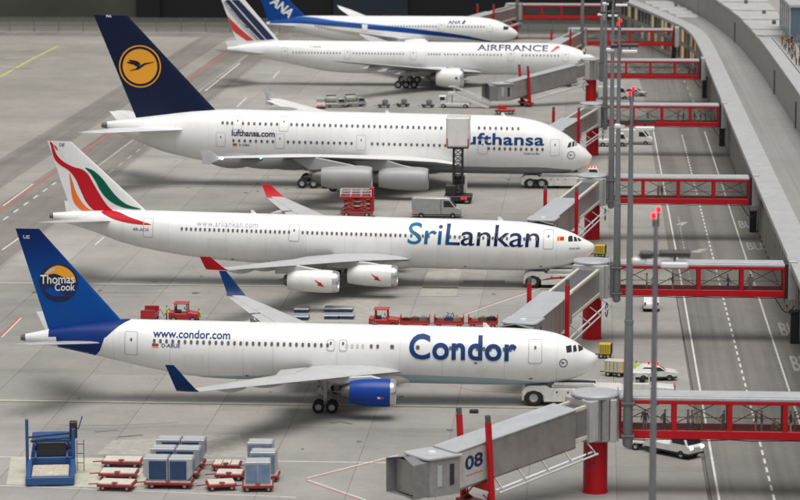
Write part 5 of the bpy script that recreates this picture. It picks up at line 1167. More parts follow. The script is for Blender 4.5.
# ------------------------------------------------------------------ ground vehicles
def G(x, y): p = gnd(x, y); return (p.x, p.y, 0.0)
def beacon(t, x, y, z, mt='beacon_dim', r=0.1):
    MB().lathe([(0, r), (0.2, r), (0.27, r * 0.6), (0.28, 0.004)], (x, y, z), 'z', 10).build('beacon', mt, t, 40)
def tow_tractor(x0, Yc, L, label, wheels=(1.1,), swoosh=False, cab=True):
    t = empty('tow_tractor', (x0, Yc, 0), label=label, cat='tow tractor', group='white aircraft tow tractors'); hy = 1.65
    prof = [(0.0, 0.55), (0.0, 1.35), (0.25, 1.75), (0.7, 1.95), (2.3, 1.95), (2.6, 1.72), (L - 0.3, 1.72), (L, 1.5), (L, 0.5)]
    wx = wheels[-1] + 0.95; prof += [(wx, 0.42), (wx, 0.95), (wx - 0.35, 1.35), (wheels[0] - 0.55, 1.35), (wheels[0] - 0.92, 0.9), (wheels[0] - 0.95, 0.5)]
    MB().prism(prof, -hy, hy).build('body', 'gse_white', t, bevel=0.06)
    MB().box(wheels[0] - 0.85, wx - 0.1, -hy + 0.35, hy - 0.35, 0.5, 1.45).build('wheel_well', 'gse_black', t)
    MB().box(2.8, L - 2.6, -hy + 0.25, hy - 0.25, 1.72, 2.05).build('deck', 'gse_white', t, bevel=0.05)
    MB().box(3.0, L - 2.8, -hy + 0.02, -hy + 0.12, 2.05, 2.3).build('side_rail', 'gse_white', t, bevel=0.02); MB().box(2.9, L - 2.7, -0.5, 0.5, 2.05, 2.12).build('cradle', 'gse_black', t)
    if cab:
        MB().prism([(L - 2.3, 1.72), (L - 2.3, 3.0), (L - 0.9, 3.0), (L - 0.35, 1.72)], -1.3, 1.3).build('cab', 'gse_white', t, bevel=0.08)
        for sy in (-1, 1): MB().prism([(L - 2.1, 2.1), (L - 2.1, 2.85), (L - 1.05, 2.85), (L - 0.7, 2.1)], min(sy * 1.3, sy * 1.33), max(sy * 1.3, sy * 1.33)).build('cab_window', 'cockpit_glass', t)
        for k in range(4): beacon(t, L - 2.2 + 0.45 * k, -1.0 + 0.5 * (k % 2), 3.0)
    for x in wheels:
        for sy in (-1, 1): wheel(t, x, sy * (hy - 0.22), 0.78, 0.78, 0.5)
    for sy in (-1, 1): wheel(t, L - 1.4, sy * (hy - 0.25), 0.5, 0.5, 0.4)
    for k in range(4): MB().box(3.2 + 1.05 * k, 3.35 + 1.05 * k, -hy - 0.02, -hy, 1.3, 1.45).build('marker', 'gse_black', t)
    if swoosh: poly_decal('swoosh', [smooth_poly([(1.9, 0.95), (3.4, 1.32), (6.2, 1.5), (6.2, 1.3), (3.6, 1.12)])], lambda u, v: (u, -hy - 0.006, v), 'gse_red', t, (0, 0))
    return t
tow_tractor(-6.5, YS(245), 9.6, 'white low tow tractor under the nose of the blue-tailed airliner', cab=False)
tow_tractor(-8.0, YS(305.5), 10.2, 'white low tow tractor with red swoosh under the nose of the red-and-green-tailed airliner', swoosh=True)
tow_tractor(-10.5, YS(385), 12.0, 'white tow tractor with two close axles under the nose of the double-deck airliner', wheels=(1.3, 3.0))

def dolly(loc, rz, label, L=3.1, W=2.2, deck='bed_pale', slots=1, group='flat red cargo dollies', fm='dolly_red'):
    t = empty('cargo_dolly', loc, rz, label=label, cat='dolly', group=group)
    MB().box(-L / 2, L / 2, -W / 2, W / 2, 0.36, 0.60).build('frame', fm, t, bevel=0.04)
    for k in range(slots):
        w = (L - 0.2) / slots; MB().box(-L / 2 + 0.1 + k * w + 0.04, -L / 2 + 0.1 + (k + 1) * w - 0.04, -W / 2 + 0.06, W / 2 - 0.06, 0.602, 0.68).build('deck_board', deck, t)
    MB().bar((-L / 2 - 0.9, 0, 0.35), (-L / 2, 0, 0.42), 0.08).build('tow_bar', fm, t)
    MB().lathe([(0, 0.26), (0.05, 0.26), (0.06, 0.2)], (0, -W / 2 + 0.2, 0.69), 'z', 12, caps=(True, True)).build('turntable', fm, t)
    for sx in (-1, 1):
        for sy in (-1, 1): wheel(t, sx * L * 0.34, sy * (W / 2 - 0.2), 0.24, 0.24, 0.16)
    return t
def container(loc, rz, label, L=2.0, W=1.7, H=1.9, front='box_blue', cut=0, group='silver and blue air cargo containers'):
    t = empty('cargo_container', loc, rz, label=label, cat='container', group=group)
    p = [(-L / 2, 0), (L / 2, 0), (L / 2, H), (-L / 2, H)]
    if cut > 0: p = [(-L / 2, 0), (L / 2 - 0.5, 0), (L / 2, 0.55), (L / 2, H), (-L / 2, H)]
    if cut < 0: p = [(-L / 2 + 0.5, 0), (L / 2, 0), (L / 2, H), (-L / 2, H), (-L / 2, 0.55)]
    MB().prism(p, -W / 2, W / 2).build('shell', 'box_silver', t, bevel=0.03)
    a = -L / 2 + (0.5 if cut < 0 else 0.1); b = L / 2 - (0.5 if cut > 0 else 0.1)
    MB().box(a, b, -W / 2 - 0.03, -W / 2, 0.12, H - 0.22).build('door_panel', front, t)
    if front != 'box_blue': MB().box((a + b) / 2 - 0.03, (a + b) / 2 + 0.03, -W / 2 - 0.05, -W / 2 - 0.031, 0.15, H - 0.25).build('door_bar', 'box_silver', t)
    MB().box(-L / 2 + 0.12, L / 2 - 0.12, -W / 2 + 0.12, W / 2 - 0.12, H, H + 0.03).build('roof_sheet', 'bridge_roof', t)
    if front == 'box_blue':
        MB().box(L / 2, L / 2 + 0.02, -W / 2 + 0.2, W / 2 - 0.2, 0.7, H - 0.25).build('side_panel', 'box_blue_faded', t)
    return t
ROWN = ('front', 'middle', 'rear')
for k, (x, y) in enumerate(((117, 489), (119, 478), (123, 466))): dolly(G(x, y), R((-4, 0, 0)[k]), 'empty red dolly with pale deck beside the blue loader, %s of three' % ROWN[k], 3.0 + 0.2 * k, 2.0)
for k, (x, y) in enumerate(((169.5, 487), (176.5, 477), (182, 467.5))):
    g0 = G(x, y); dolly(g0, 0, 'red dolly under the %s pair of blue cargo containers' % ROWN[k], 4.0, 1.9, group='red dollies carrying containers')
    container((g0[0] - 1.05, g0[1], 0.70), 0, 'blue-fronted silver container, left one on the %s double dolly' % ROWN[k], 2.06, cut=-1, H=1.9); container((g0[0] + 1.05, g0[1], 0.70), 0, 'blue-fronted silver container, right one on the %s double dolly' % ROWN[k], 2.0, cut=1, H=1.9)
for k, (x, y) in enumerate(((221, 489), (230, 479), (227, 469.5))): dolly(G(x, y), R((14, 0, 0)[k]), ('red dolly set askew with pale deck between the container groups', 'red dolly with pale deck, middle one between the container groups', 'red dolly with three-part pale deck, rear one between the container groups')[k], 2.4, 1.9, slots=3 if k == 2 else 1)
for k, (x, y) in enumerate(((258, 490), (264, 480), (261, 470))):
    g0 = G(x, y); dolly(g0, R((6, 0, 0)[k]), 'red dolly under the %s single grey container' % ROWN[k], 2.6, 1.9, group='red dollies carrying containers')
    container((g0[0], g0[1], 0.70), R((6, 0, 0)[k]), ('faded blue and silver single container at the front right', 'silver single container, middle of the right-hand row', 'silver single container, rear of the right-hand row')[k], 2.15, 1.7, 1.85, 'box_blue_faded')

# blue cargo loader
ld = empty('cargo_loader', G(50.5, 486.5), R(9), label='blue cargo loader with beige low platform and tall side posts', cat='cargo loader')
MB().box(-2.35, 2.25, 0.0, 6.2, 0.12, 0.85).build('platform_frame', 'gse_blue', ld, bevel=0.05); MB().box(-1.75, 1.7, 0.5, 6.0, 0.85, 0.95).build('platform_bed', 'bed_beige', ld)
for sx in (-1, 1): MB().prism([(0.1, 0.85), (6.2, 0.85), (6.2, 1.5), (5.2, 1.5), (0.1, 1.0)], sx * 2.05 - 0.22, sx * 2.05 + 0.22, axis='x').build('side_rail', 'gse_blue', ld, bevel=0.04)
for k in range(9): MB().tube((-1.7, 0.9 + 0.6 * k, 0.97), (1.65, 0.9 + 0.6 * k, 0.97), 0.06, 0.06, 8).build('roller', 'bed_pale', ld)
MB().box(-2.0, 2.2, 6.6, 11.5, 0.4, 1.6).build('main_frame', 'gse_blue', ld, bevel=0.06); MB().box(-1.3, 1.4, 6.75, 6.9, 1.75, 2.9).build('bridge_opening', 'gse_black', ld)
MB().box(-1.9, 2.0, 6.92, 11.2, 1.6, 2.2).build('side_skirt', 'gse_blue', ld, bevel=0.04)
MB().box(-1.9, 2.0, 6.9, 11.3, 2.95, 3.25).build('bridge_deck', 'gse_blue', ld, bevel=0.04); MB().box(-1.6, 1.8, 7.2, 11.1, 3.25, 3.3).build('bridge_bed', 'gse_blue', ld)
for sy in (7.4, 10.4):
    for sg in (-1, 1): MB().bar((sg * 1.5, sy - 1.2, 1.6), (sg * 1.5, sy + 1.2, 2.95), 0.16).bar((sg * 1.5, sy + 1.2, 1.6), (sg * 1.5, sy - 1.2, 2.95), 0.16).build('scissor_arm', 'gse_blue', ld)
MB().box(-2.45, -2.15, 6.3, 6.7, 0.0, 5.3).build('lift_post', 'gse_blue', ld, bevel=0.03); MB().box(1.95, 2.3, 6.4, 6.9, 0.0, 4.3).build('lift_post', 'gse_blue', ld, bevel=0.03)
MB().bar((-2.2, 6.5, 3.55), (2.1, 6.5, 3.9), 0.14).bar((-2.0, 6.5, 3.2), (2.1, 6.5, 3.45), 0.12).build('cross_bar', 'gse_black', ld)
MB().box(1.75, 2.5, 6.8, 7.8, 3.3, 4.9).build('control_stand', 'gse_black', ld, bevel=0.08); MB().tube((2.6, 7.0, 4.2), (3.0, 7.0, 5.4), 0.06).tube((2.6, 7.0, 4.2), (2.3, 6.9, 4.4), 0.06).build('control_arm', 'gse_blue', ld)
for z in (1.0, 1.9, 2.8): MB().bar((2.4, 6.6, z), (3.1, 6.6, z), 0.06).build('step', 'gse_black', ld)
for x in (2.45, 3.1): MB().bar((x, 6.6, 0.2), (x, 6.6, 3.2), 0.07).build('step_rail', 'gse_black', ld)
for sx in (-1, 1):
    for y in (1.2, 9.8): wheel(ld, sx * 1.7, y, 0.38, 0.38, 0.3).rotation_euler = (0, 0, R(90))

ld.scale = (0.88, 0.72, 0.90)

def tug(loc, rz, label, mt='gse_red', group='small red baggage tugs'):
    t = empty('baggage_tug', loc, rz, label=label, cat='tug', group=group)
    MB().prism([(-1.6, 0.35), (1.6, 0.35), (1.65, 1.0), (0.5, 1.15), (0.4, 1.0), (-0.9, 1.0), (-1.0, 1.15), (-1.6, 1.15)], -0.8, 0.8).build('body', mt, t, bevel=0.06)
    for sx, x in ((1, 0.45), (-1, -0.95)):
        for sy in (-1, 1): MB().bar((x, sy * 0.7, 1.0), (x * 0.92, sy * 0.68, 2.05), 0.1).build('cab_post', mt, t)
    MB().box(-1.05, 0.6, -0.78, 0.78, 2.02, 2.14).build('cab_roof', mt, t, bevel=0.04); MB().box(0.42, 0.45, -0.66, 0.66, 1.1, 2.0).build('windscreen', 'clear_pane', t)
    MB().box(-0.85, -0.3, -0.5, 0.5, 1.0, 1.25).build('seat', 'gse_black', t, bevel=0.04); MB().box(-0.9, -0.78, -0.5, 0.5, 1.25, 1.7).build('seat_back', 'gse_black', t, bevel=0.03)
    MB().tube((0.3, 0.25, 1.1), (0.05, 0.25, 1.45), 0.03).lathe([(0, 0.18), (0.03, 0.18)], (0.03, 0.25, 1.45), 'x', 12, caps=(True, True)).build('steering_wheel', 'gse_black', t)
    for sx in (-1, 1):
        for sy in (-1, 1): wheel(t, sx * 1.05, sy * 0.75, 0.36, 0.36, 0.24)
    return t
def cart(loc, rz, label, load, group='open red baggage carts'):
    t = empty('baggage_cart', loc, rz, label=label, cat='baggage cart', group=group)
    MB().box(-1.6, 1.6, -0.8, 0.8, 0.42, 0.58).build('bed', 'gse_red', t, bevel=0.03)
    for sx in (-1, 1): MB().box(sx * 1.55 - 0.05, sx * 1.55 + 0.05, -0.8, 0.8, 0.58, 1.35).build('end_board', 'gse_red', t, bevel=0.02)
    MB().box(-1.5, 1.5, 0.72, 0.78, 0.58, 0.95).build('side_board', 'gse_red', t); MB().box(-1.5, 1.5, -0.78, -0.72, 0.58, 0.85).build('side_board', 'gse_red', t)
    for sx in (-1, 1):
        for sy in (-1, 1): wheel(t, sx * 1.1, sy * 0.7, 0.26, 0.26, 0.16)
    MB().bar((-2.3, 0, 0.4), (-1.6, 0, 0.48), 0.08).build('tow_bar', 'gse_red', t)
    return t
def suitcase(loc, rz, label, mt, s=1.0, group='suitcases on the baggage carts'):
    t = empty('suitcase', loc, rz, label=label, cat='suitcase', group=group)
    MB().box(-0.36 * s, 0.36 * s, -0.14 * s, 0.14 * s, 0.0, 0.5 * s).build('shell', mt, t, bevel=0.05 * s); MB().path([(-0.1 * s, 0, 0.5 * s), (-0.1 * s, 0, 0.57 * s), (0.1 * s, 0, 0.57 * s), (0.1 * s, 0, 0.5 * s)], 0.018 * s).build('handle', 'gse_black', t)
    return t
CL = ['cloth_black', 'cloth_brown', 'cloth_grey', 'cloth_blue', 'cloth_tan', 'cloth_olive']
g0 = G(184, 321.5); tug(g0, 0, 'red tug with cab beside a worker behind the blue-tailed airliner')
g1 = G(150, 320); cart(g1, R(90), 'red cart end-on left of the worker and tug', 0); suitcase((g1[0], g1[1] - 0.4, 0.58), 0, 'black suitcase in the end-on red cart', 'cloth_black', 1.3)
MB().path([(0, 0, 0.4), (0.6, 0.1, 1.2), (1.0, 0, 0.5), (1.6, 0, 1.3), (2.1, 0.1, 0.4)], 0.05).build('folded_cart_frame', 'strut').location = G(155, 320)
tag(bpy.data.objects['folded_cart_frame'], 'bent grey metal frame lying between red cart and worker', 'frame')
person('hold', G(166.5, 321), R(20), 'vest_green', 'cloth_black', 'worker in yellow-green vest standing left of the red tug', 'apron workers')
person('crouch', G(200, 320.3), R(170), 'vest_green', 'cloth_black', 'worker in yellow-green vest crouching at the right end of the red tug', 'apron workers', 1.1)
tug(G(384, 327.5), 0, 'red open tug pulling three baggage carts')
for k, x in enumerate((415, 449, 483)):
    g0 = G(x, 327.5); cart(g0, 0, 'red baggage cart, %s behind the red tug' % ('first', 'second', 'third')[k], 0)
    for j in range(3): suitcase((g0[0] - 0.9 + 0.9 * j, g0[1] - 0.1 + 0.2 * (j % 2), 0.585), R(20 * j - 15), '%s suitcase lying in the %s red baggage cart' % (('left', 'middle', 'right')[j], ('first', 'second', 'third')[k]), CL[(k * 2 + j) % 6], 1.0 + 0.15 * j)
# bicycle-like frame standing on the second cart
g0 = G(449, 327.5); bk = empty('bicycle', (g0[0] + 0.1, g0[1] + 0.35, 0.585), R(10), label='dark bicycle standing in the second red baggage cart', cat='bicycle')
for x in (-0.52, 0.52):
    w_ = MB().lathe([(-0.02, 0.33), (0.02, 0.33), (0.02, 0.29), (-0.02, 0.29), (-0.02, 0.33)], (x, 0, 0.34), 'y', 18).build('wheel', 'tyre', bk)
MB().path([(-0.52, 0, 0.34), (-0.15, 0, 0.36), (0.30, 0, 0.85), (-0.25, 0, 0.85), (-0.15, 0, 0.36)], 0.03).tube((-0.52, 0, 0.34), (-0.25, 0, 0.85), 0.02).tube((0.52, 0, 0.34), (0.28, 0, 0.98), 0.03).build('frame', 'gse_black', bk)
MB().box(-0.38, -0.16, -0.06, 0.06, 0.95, 1.0).build('saddle', 'gse_black', bk); MB().tube((0.27, -0.25, 1.0), (0.27, 0.25, 1.0), 0.02).build('handlebar', 'gse_black', bk)
for k, (x, y) in enumerate(((302, 319), (302, 311.5), (332, 311), (346, 311), (332, 318), (347, 318))):
    pl_ = empty('container_pallet', G(x, y), label='low grey pallet with dark skirt, number %d from the left behind the far wing' % (k + 1) if False else ('leftmost rear', 'leftmost front', 'centre rear', 'right rear', 'centre front', 'right front')[k] + ' low grey pallet behind the blue-tailed airliner', cat='pallet', group='low grey pallets behind the far wing')
    MB().box(-0.78, 0.78, -0.9, 0.9, 0.0, 0.32).build('skirt', 'box_blue', pl_, bevel=0.03); MB().box(-0.82, 0.82, -0.95, 0.95, 0.32, 0.46).build('top_plate', 'box_silver', pl_, bevel=0.03)

def car(loc, rz, label, kind='car', mt='gse_white', cat='car', group=None, lamps=None, s=1.0):
    t = empty({'car': 'car', 'van': 'delivery_van', 'pickup': 'service_truck'}[kind], loc, rz, label=label, cat=cat, group=group); t.scale = (s, s, s)
    if kind == 'car': L, hy, low, prof = 4.3, 0.88, 0.3, [(-2.1, 0.35), (2.1, 0.35), (2.15, 0.75), (1.9, 0.92), (0.95, 1.0), (0.35, 1.45), (-1.3, 1.48), (-2.0, 1.0), (-2.15, 0.85)]; wn = [(0.85, 1.0), (0.32, 1.38), (-1.2, 1.40), (-1.75, 1.0)]
    elif kind == 'van': L, hy, low, prof = 6.8, 1.05, 0.4, [(-3.4, 0.42), (3.3, 0.42), (3.45, 0.9), (3.25, 1.25), (2.55, 1.5), (1.75, 2.55), (1.3, 2.72), (-3.3, 2.72), (-3.42, 2.5)]; wn = [(2.35, 1.5), (1.7, 2.35), (0.95, 2.35), (0.95, 1.5)]
    else: L, hy, low, prof = 5.2, 1.0, 0.4, [(-2.6, 0.5), (2.5, 0.5), (2.6, 1.1), (2.3, 1.25), (1.9, 2.15), (0.4, 2.2), (0.35, 1.15), (-2.6, 1.15)]; wn = [(2.1, 1.3), (1.8, 2.0), (0.6, 2.0), (0.6, 1.3)]
    MB().prism(prof, -hy, hy).build('body', mt, t, 30, bevel=0.07)
    for sy in (-1, 1): MB().prism(wn, min(sy * hy, sy * (hy + 0.012)), max(sy * hy, sy * (hy + 0.012))).build('side_window', 'cockpit_glass', t)
    fr = {'car': ((1.0, 1.0), (0.38, 1.42)), 'van': ((2.6, 1.5), (1.82, 2.5)), 'pickup': ((2.32, 1.28), (1.95, 2.1))}[kind]
    a, b = fr; nx, nz = (b[1] - a[1]), -(b[0] - a[0]); k_ = 0.02 / math.hypot(nx, nz)
    MB().add([(a[0] + nx * k_, -hy + 0.12, a[1] + nz * k_), (a[0] + nx * k_, hy - 0.12, a[1] + nz * k_), (b[0] + nx * k_, hy - 0.2, b[1] + nz * k_), (b[0] + nx * k_, -hy + 0.2, b[1] + nz * k_)], [(0, 1, 2, 3)]).build('windscreen', 'cockpit_glass', t)
    r = {'car': 0.32, 'van': 0.38, 'pickup': 0.38}[kind]
    for x in ({'car': (-1.3, 1.3), 'van': (-2.1, 2.2), 'pickup': (-1.6, 1.6)}[kind]):
        for sy in (-1, 1): wheel(t, x, sy * (hy - 0.1), r, r, 0.24)
    xe = prof[2][0]; xb = -L / 2 - 0.02
    for sy in (-1, 1):
        MB().box(xe - 0.1, xe + 0.03, sy * hy * 0.72 - 0.14, sy * hy * 0.72 + 0.14, prof[2][1] - 0.14, prof[2][1] + 0.06).build('headlight', 'head_lamp' if lamps == 'front' else 'lamp_white', t)
        MB().box(xb - 0.05, xb + 0.08, sy * hy * 0.8 - 0.1, sy * hy * 0.8 + 0.1, 0.85, 1.1).build('tail_light', 'beacon_red' if lamps == 'rear' else 'beacon_base', t)
    MB().box(-L / 2 + 0.1, L / 2 - 0.1, -hy - 0.02, hy + 0.02, low, low + 0.14).build('sill', 'gse_black', t)
    return t
van = car(G(437, 217), 0, 'silver-grey delivery van with a lit red tail light below the double-deck airliner', 'van', 'gse_silver', 'van', lamps='rear')
MB().box(-2.9, 0.3, -1.075, -1.06, 1.0, 2.3).build('side_panel', 'gse_silver', van, bevel=0.0); MB().box(0.55, 0.6, -1.08, -1.05, 0.55, 2.5).build('door_gap', 'gse_black', van)

# red scissor lift
sc = empty('scissor_lift', G(357, 216), label='red scissor lift with white railed platform under the double-deck airliner', cat='scissor lift')
MB().box(-2.2, 2.2, -0.9, 0.9, 0.35, 0.7).build('chassis', 'gse_red', sc, bevel=0.05)
for k in range(3):
    for sy in (-0.75, 0.75): MB().bar((-1.8, sy, 0.75 + 0.62 * k), (1.8, sy, 1.37 + 0.62 * k), 0.14).bar((1.8, sy, 0.75 + 0.62 * k), (-1.8, sy, 1.37 + 0.62 * k), 0.14).build('scissor_arm', 'gse_red', sc)
MB().box(-2.3, 2.1, -1.0, 1.0, 2.62, 2.8).build('platform', 'gse_red', sc, bevel=0.04)
for z in (3.2, 3.65): MB().path([(-2.2, -0.9, z), (2.0, -0.9, z), (2.0, 0.9, z), (-2.2, 0.9, z), (-2.2, -0.9, z)], 0.05).build('guard_rail', 'lamp_white', sc)
for x in (-2.2, -0.8, 0.6, 2.0):
    for sy in (-0.9, 0.9): MB().tube((x, sy, 2.8), (x, sy, 3.65), 0.05).build('rail_post', 'lamp_white', sc)
MB().box(1.75, 2.35, -0.5, 0.5, 0.7, 4.0).build('ladder_column', 'gse_red', sc, bevel=0.05)
for x in (-1.4, 1.4):
    for sy in (-0.85, 0.85): wheel(sc, x, sy, 0.34, 0.34, 0.24)

# high loader with raised white box
hl = empty('catering_loader', G(458, 202), label='black high loader holding a white box up against the double-deck airliner', cat='loader')
MB().box(-1.9, 2.0, -2.2, 1.6, 0.45, 1.1).build('chassis', 'gse_black', hl, bevel=0.08); MB().box(-1.7, -0.2, -1.9, 1.0, 1.1, 2.6).build('engine_cover', 'gse_black', hl, bevel=0.1)
MB().box(-0.9, 1.2, 0.6, 1.9, 1.1, 3.9).build('cab', 'gse_white', hl, bevel=0.12); MB().box(-0.6, 0.9, 0.55, 0.62, 2.5, 3.6).build('cab_window', 'cockpit_glass', hl)
for sx in (-0.62, 0.62):
    for sy in (-0.55, 0.35): MB().bar((sx, sy, 0.9), (sx, sy, 8.4), 0.28).build('mast_rail', 'gse_black', hl)
for k in range(8):
    z = 1.3 + 0.9 * k; MB().bar((-0.62, -0.55, z), (0.62, -0.55, z + 0.9), 0.1).bar((0.62, -0.55, z), (-0.62, -0.55, z + 0.9), 0.1).bar((-0.62, -0.55, z), (0.62, -0.55, z), 0.12).build('mast_brace', 'gse_black', hl)
MB().box(-1.5, 1.5, -1.4, 2.6, 7.75, 7.95).build('box_floor', 'gse_black', hl); MB().box(-1.65, 1.65, -1.5, 2.7, 7.952, 12.1).build('raised_box', 'gse_white', hl, bevel=0.12)
MB().box(-1.35, 1.35, -1.53, -1.5, 8.2, 11.9).build('box_shutter', 'cowl_white', hl)
for sx in (-1, 1): MB().box(sx * 1.5 - 0.12, sx * 1.5 + 0.12, -1.55, -1.5, 8.0, 9.2).build('warning_stripe', 'mark_red', hl)
for x in (-1.3, 1.3):
    for sy in (-2.0, 1.3): wheel(hl, x, sy, 0.5, 0.5, 0.4)
for x in (0.7, 1.2): MB().box(x - 0.14, x + 0.14, -2.28, -2.2, 0.7, 0.95).build('tail_light', 'beacon_red', hl)

# group beside the striped-tail airliner
def tanker(loc, rz, label):
    t = car(loc, rz, label, 'pickup', 'gse_silver', 'tank truck', 'small tank trucks beside the striped-tail airliner', s=0.78)
    MB().lathe([(-2.5, 0.2), (-2.45, 0.7), (-2.2, 0.85), (-0.1, 0.85), (0.1, 0.7), (0.15, 0.2)], (0, 0, 1.95), 'x', 16, caps=(True, True)).build('tank', 'tank_grey', t, 40); MB().box(-2.3, 0.0, -0.3, 0.3, 2.78, 2.95).build('walkway', 'gse_black', t); return t
tanker(G(336, 107.5), R(10), 'small grey tank truck in the middle of the trio beside the striped-tail airliner'); tanker(G(355, 106.5), R(25), 'pale grey tank truck, right one of the trio beside the striped-tail airliner')
car(G(321, 108), R(95), 'grey service truck with glowing red tail lights left of two tank trucks', 'pickup', 'gse_silver', 'truck', lamps='rear', s=0.8)
for k, x in enumerate((384, 403, 428)):
    t = dolly(G(x, 107.5 - (k == 1) * 0.8), R((0, 18, 12)[k]), 'small dark dolly, %s of three between the tank trucks and mobile stairs' % ('left', 'middle', 'right')[k], 2.2, 1.5, 'gse_silver', group='dark dollies beside the striped-tail airliner', fm='gse_black')
    suitcase((t.location.x + 0.2, t.location.y, 0.69), 0.3, 'dark bundle on the %s small dolly behind the double-decker' % ('left', 'middle', 'right')[k], 'cloth_grey', 1.5, group='bundles on the dark dollies')
st = empty('mobile_stairs', G(452, 107.5), R(-6), label='white mobile passenger stairs sloping down to the right', cat='stairs')
MB().box(-2.0, 3.4, -1.0, 1.0, 0.45, 0.9).build('chassis', 'gse_white', st, bevel=0.05); MB().box(-2.4, -1.0, -0.95, 0.95, 0.9, 2.2).build('cab', 'gse_white', st, bevel=0.1); MB().box(-2.1, -1.2, -0.97, -0.951, 1.4, 2.0).build('cab_window', 'cockpit_glass', st)
MB().prism([(-0.6, 2.9), (0.4, 2.9), (7.0, 0.35), (7.0, 0.1), (6.2, 0.1), (0.2, 2.4), (-0.6, 2.4)], -0.75, 0.75).build('stair_flight', 'gse_white', st, bevel=0.03)
for k in range(12): MB().box(0.5 + 0.53 * k, 0.95 + 0.53 * k, -0.7, 0.7, 2.78 - 0.205 * k, 2.86 - 0.205 * k).build('tread', 'gse_silver', st)
for sy in (-0.78, 0.78):
    MB().path([(-0.6, sy, 3.9), (0.4, sy, 3.9), (7.0, sy, 1.35)], 0.06).build('hand_rail', 'gse_white', st)
    for k in range(6): MB().tube((0.4 + 1.3 * k, sy, 2.9 - 0.5 * k), (0.4 + 1.3 * k, sy, 3.9 - 0.5 * k), 0.04).build('rail_post', 'gse_white', st)
    MB().bar((0.0, sy * 0.8, 0.9), (0.0, sy * 0.8, 2.4), 0.12).build('support', 'gse_silver', st)
for x in (-1.5, 2.6):
    for sy in (-0.9, 0.9): wheel(st, x, sy, 0.4, 0.4, 0.26)

# vehicles along the road side of the gates
car(G(674, 454.5), R(-42), 'small white truck with lit headlights under the nearest red walkway', 'pickup', 'gse_white', 'truck', lamps='front')
tr = empty('flat_trailer', G(651, 449), R(-14), label='white flat trailer behind the truck with lit headlights', cat='trailer')
MB().box(-2.0, 2.0, -0.9, 0.9, 0.6, 0.8).build('bed', 'gse_white', tr, bevel=0.03); MB().box(-1.9, -0.3, -0.8, 0.8, 0.8, 1.6).build('crate', 'gse_white', tr, bevel=0.05); MB().bar((2.0, 0, 0.6), (2.8, 0, 0.55), 0.1).build('tow_bar', 'gse_black', tr)
for x in (-1.2, 1.2):
    for sy in (-0.85, 0.85): wheel(tr, x, sy, 0.32, 0.32, 0.22)
car(G(651, 309), R(90), 'white car seen from behind under the second red walkway', 'car', 'gse_white', 'car')
car(G(655, 379.5), R(8), 'white car with glowing red beacons beside the worker in green', 'car', 'gse_white', 'car', lamps=None)
t = [o for o in bpy.data.objects if o.get('label', '').startswith('white car with glowing')][0]
for x in (-0.6, 0.0, 0.2): beacon(t, x, 0.3 - 0.5 * (x > 0.1), 1.47, r=0.1)
wt = empty('push_tractor', G(652, 397), 0, label='white push tractor with open cab and red-white tail board behind the mast', cat='tractor')
MB().prism([(-2.1, 0.4), (2.1, 0.4), (2.1, 1.1), (-0.2, 1.25), (-0.3, 1.5), (-2.1, 1.5)], -1.0, 1.0).build('body', 'gse_white', wt, bevel=0.06)
for x in (-1.7, -0.3):
    for sy in (-0.85, 0.85): MB().bar((x, sy, 1.4), (x, sy, 2.4), 0.12).build('cab_post', 'gse_white', wt)
MB().box(-1.9, -0.1, -1.0, 1.0, 2.4, 2.55).build('cab_roof', 'gse_white', wt, bevel=0.04); MB().box(2.1, 2.2, -0.95, 0.95, 0.6, 1.35).build('tail_board', 'mark_red', wt); MB().box(-1.2, -0.7, -0.5, 0.5, 1.5, 1.8).build('seat', 'gse_black', wt)
for x in (-1.3, 1.3):
    for sy in (-0.9, 0.9): wheel(wt, x, sy, 0.45, 0.45, 0.3)
person('point', G(636, 379), R(-30), 'vest_green', 'cloth_olive', 'worker in green vest with raised arm left of the beacon-lit car', 'apron workers', 1.05)
def box_unit(loc, rz, label, name, L, W, H, mt, back, group=None):
    t = empty(name, loc, rz, label=label, cat='generator', group=group)
    MB().box(-L / 2, L / 2, -W / 2, W / 2, 0.45, 0.45 + H).build('housing', mt, t, bevel=0.06); MB().box(L / 2, L / 2 + 0.12, -W / 2 + 0.05, W / 2 - 0.05, 0.5, 0.4 + H).build('end_panel', back, t)
    for k in range(4): MB().box(-L / 2 + 0.2 + k * L / 5, -L / 2 + 0.24 + k * L / 5, -W / 2 - 0.012, -W / 2, 0.6, 0.3 + H).build('vent_slot', 'gse_black', t)
    MB().box(-L / 2 + 0.1, L / 2 - 0.1, -W / 2 + 0.1, W / 2 - 0.1, 0.3, 0.449).build('frame', 'gse_black', t); MB().bar((-L / 2 - 0.6, 0, 0.35), (-L / 2, 0, 0.4), 0.08).build('tow_bar', 'gse_black', t)
    for x in (-L * 0.3, L * 0.3):
        for sy in (-1, 1): wheel(t, x, sy * (W / 2 - 0.12), 0.28, 0.28, 0.18)
    return t
box_unit(G(615, 376), R(-18), 'cream box trailer with yellow end near the nose of the blue-tailed airliner', 'ground_power_unit', 1.9, 1.2, 1.2, 'gse_cream', 'gse_yellow')
box_unit(G(605, 358), R(-6), 'yellow unit with black end against the second red column', 'ground_power_unit', 1.2, 1.0, 1.1, 'gse_yellow', 'gse_black')
box_unit(G(600, 257), R(-6), 'yellow unit beside the nose of the airliner with red and green tail', 'ground_power_unit', 1.3, 1.0, 1.1, 'gse_yellow', 'gse_black')
car(G(612, 146), R(4), 'white service truck parked below the fourth jet bridge, left one of two', 'pickup', 'gse_white', 'truck'); car(G(634, 144), R(-6), 'white van parked below the fourth red walkway, right of the white truck', 'van', 'gse_white', 'van', s=0.9)
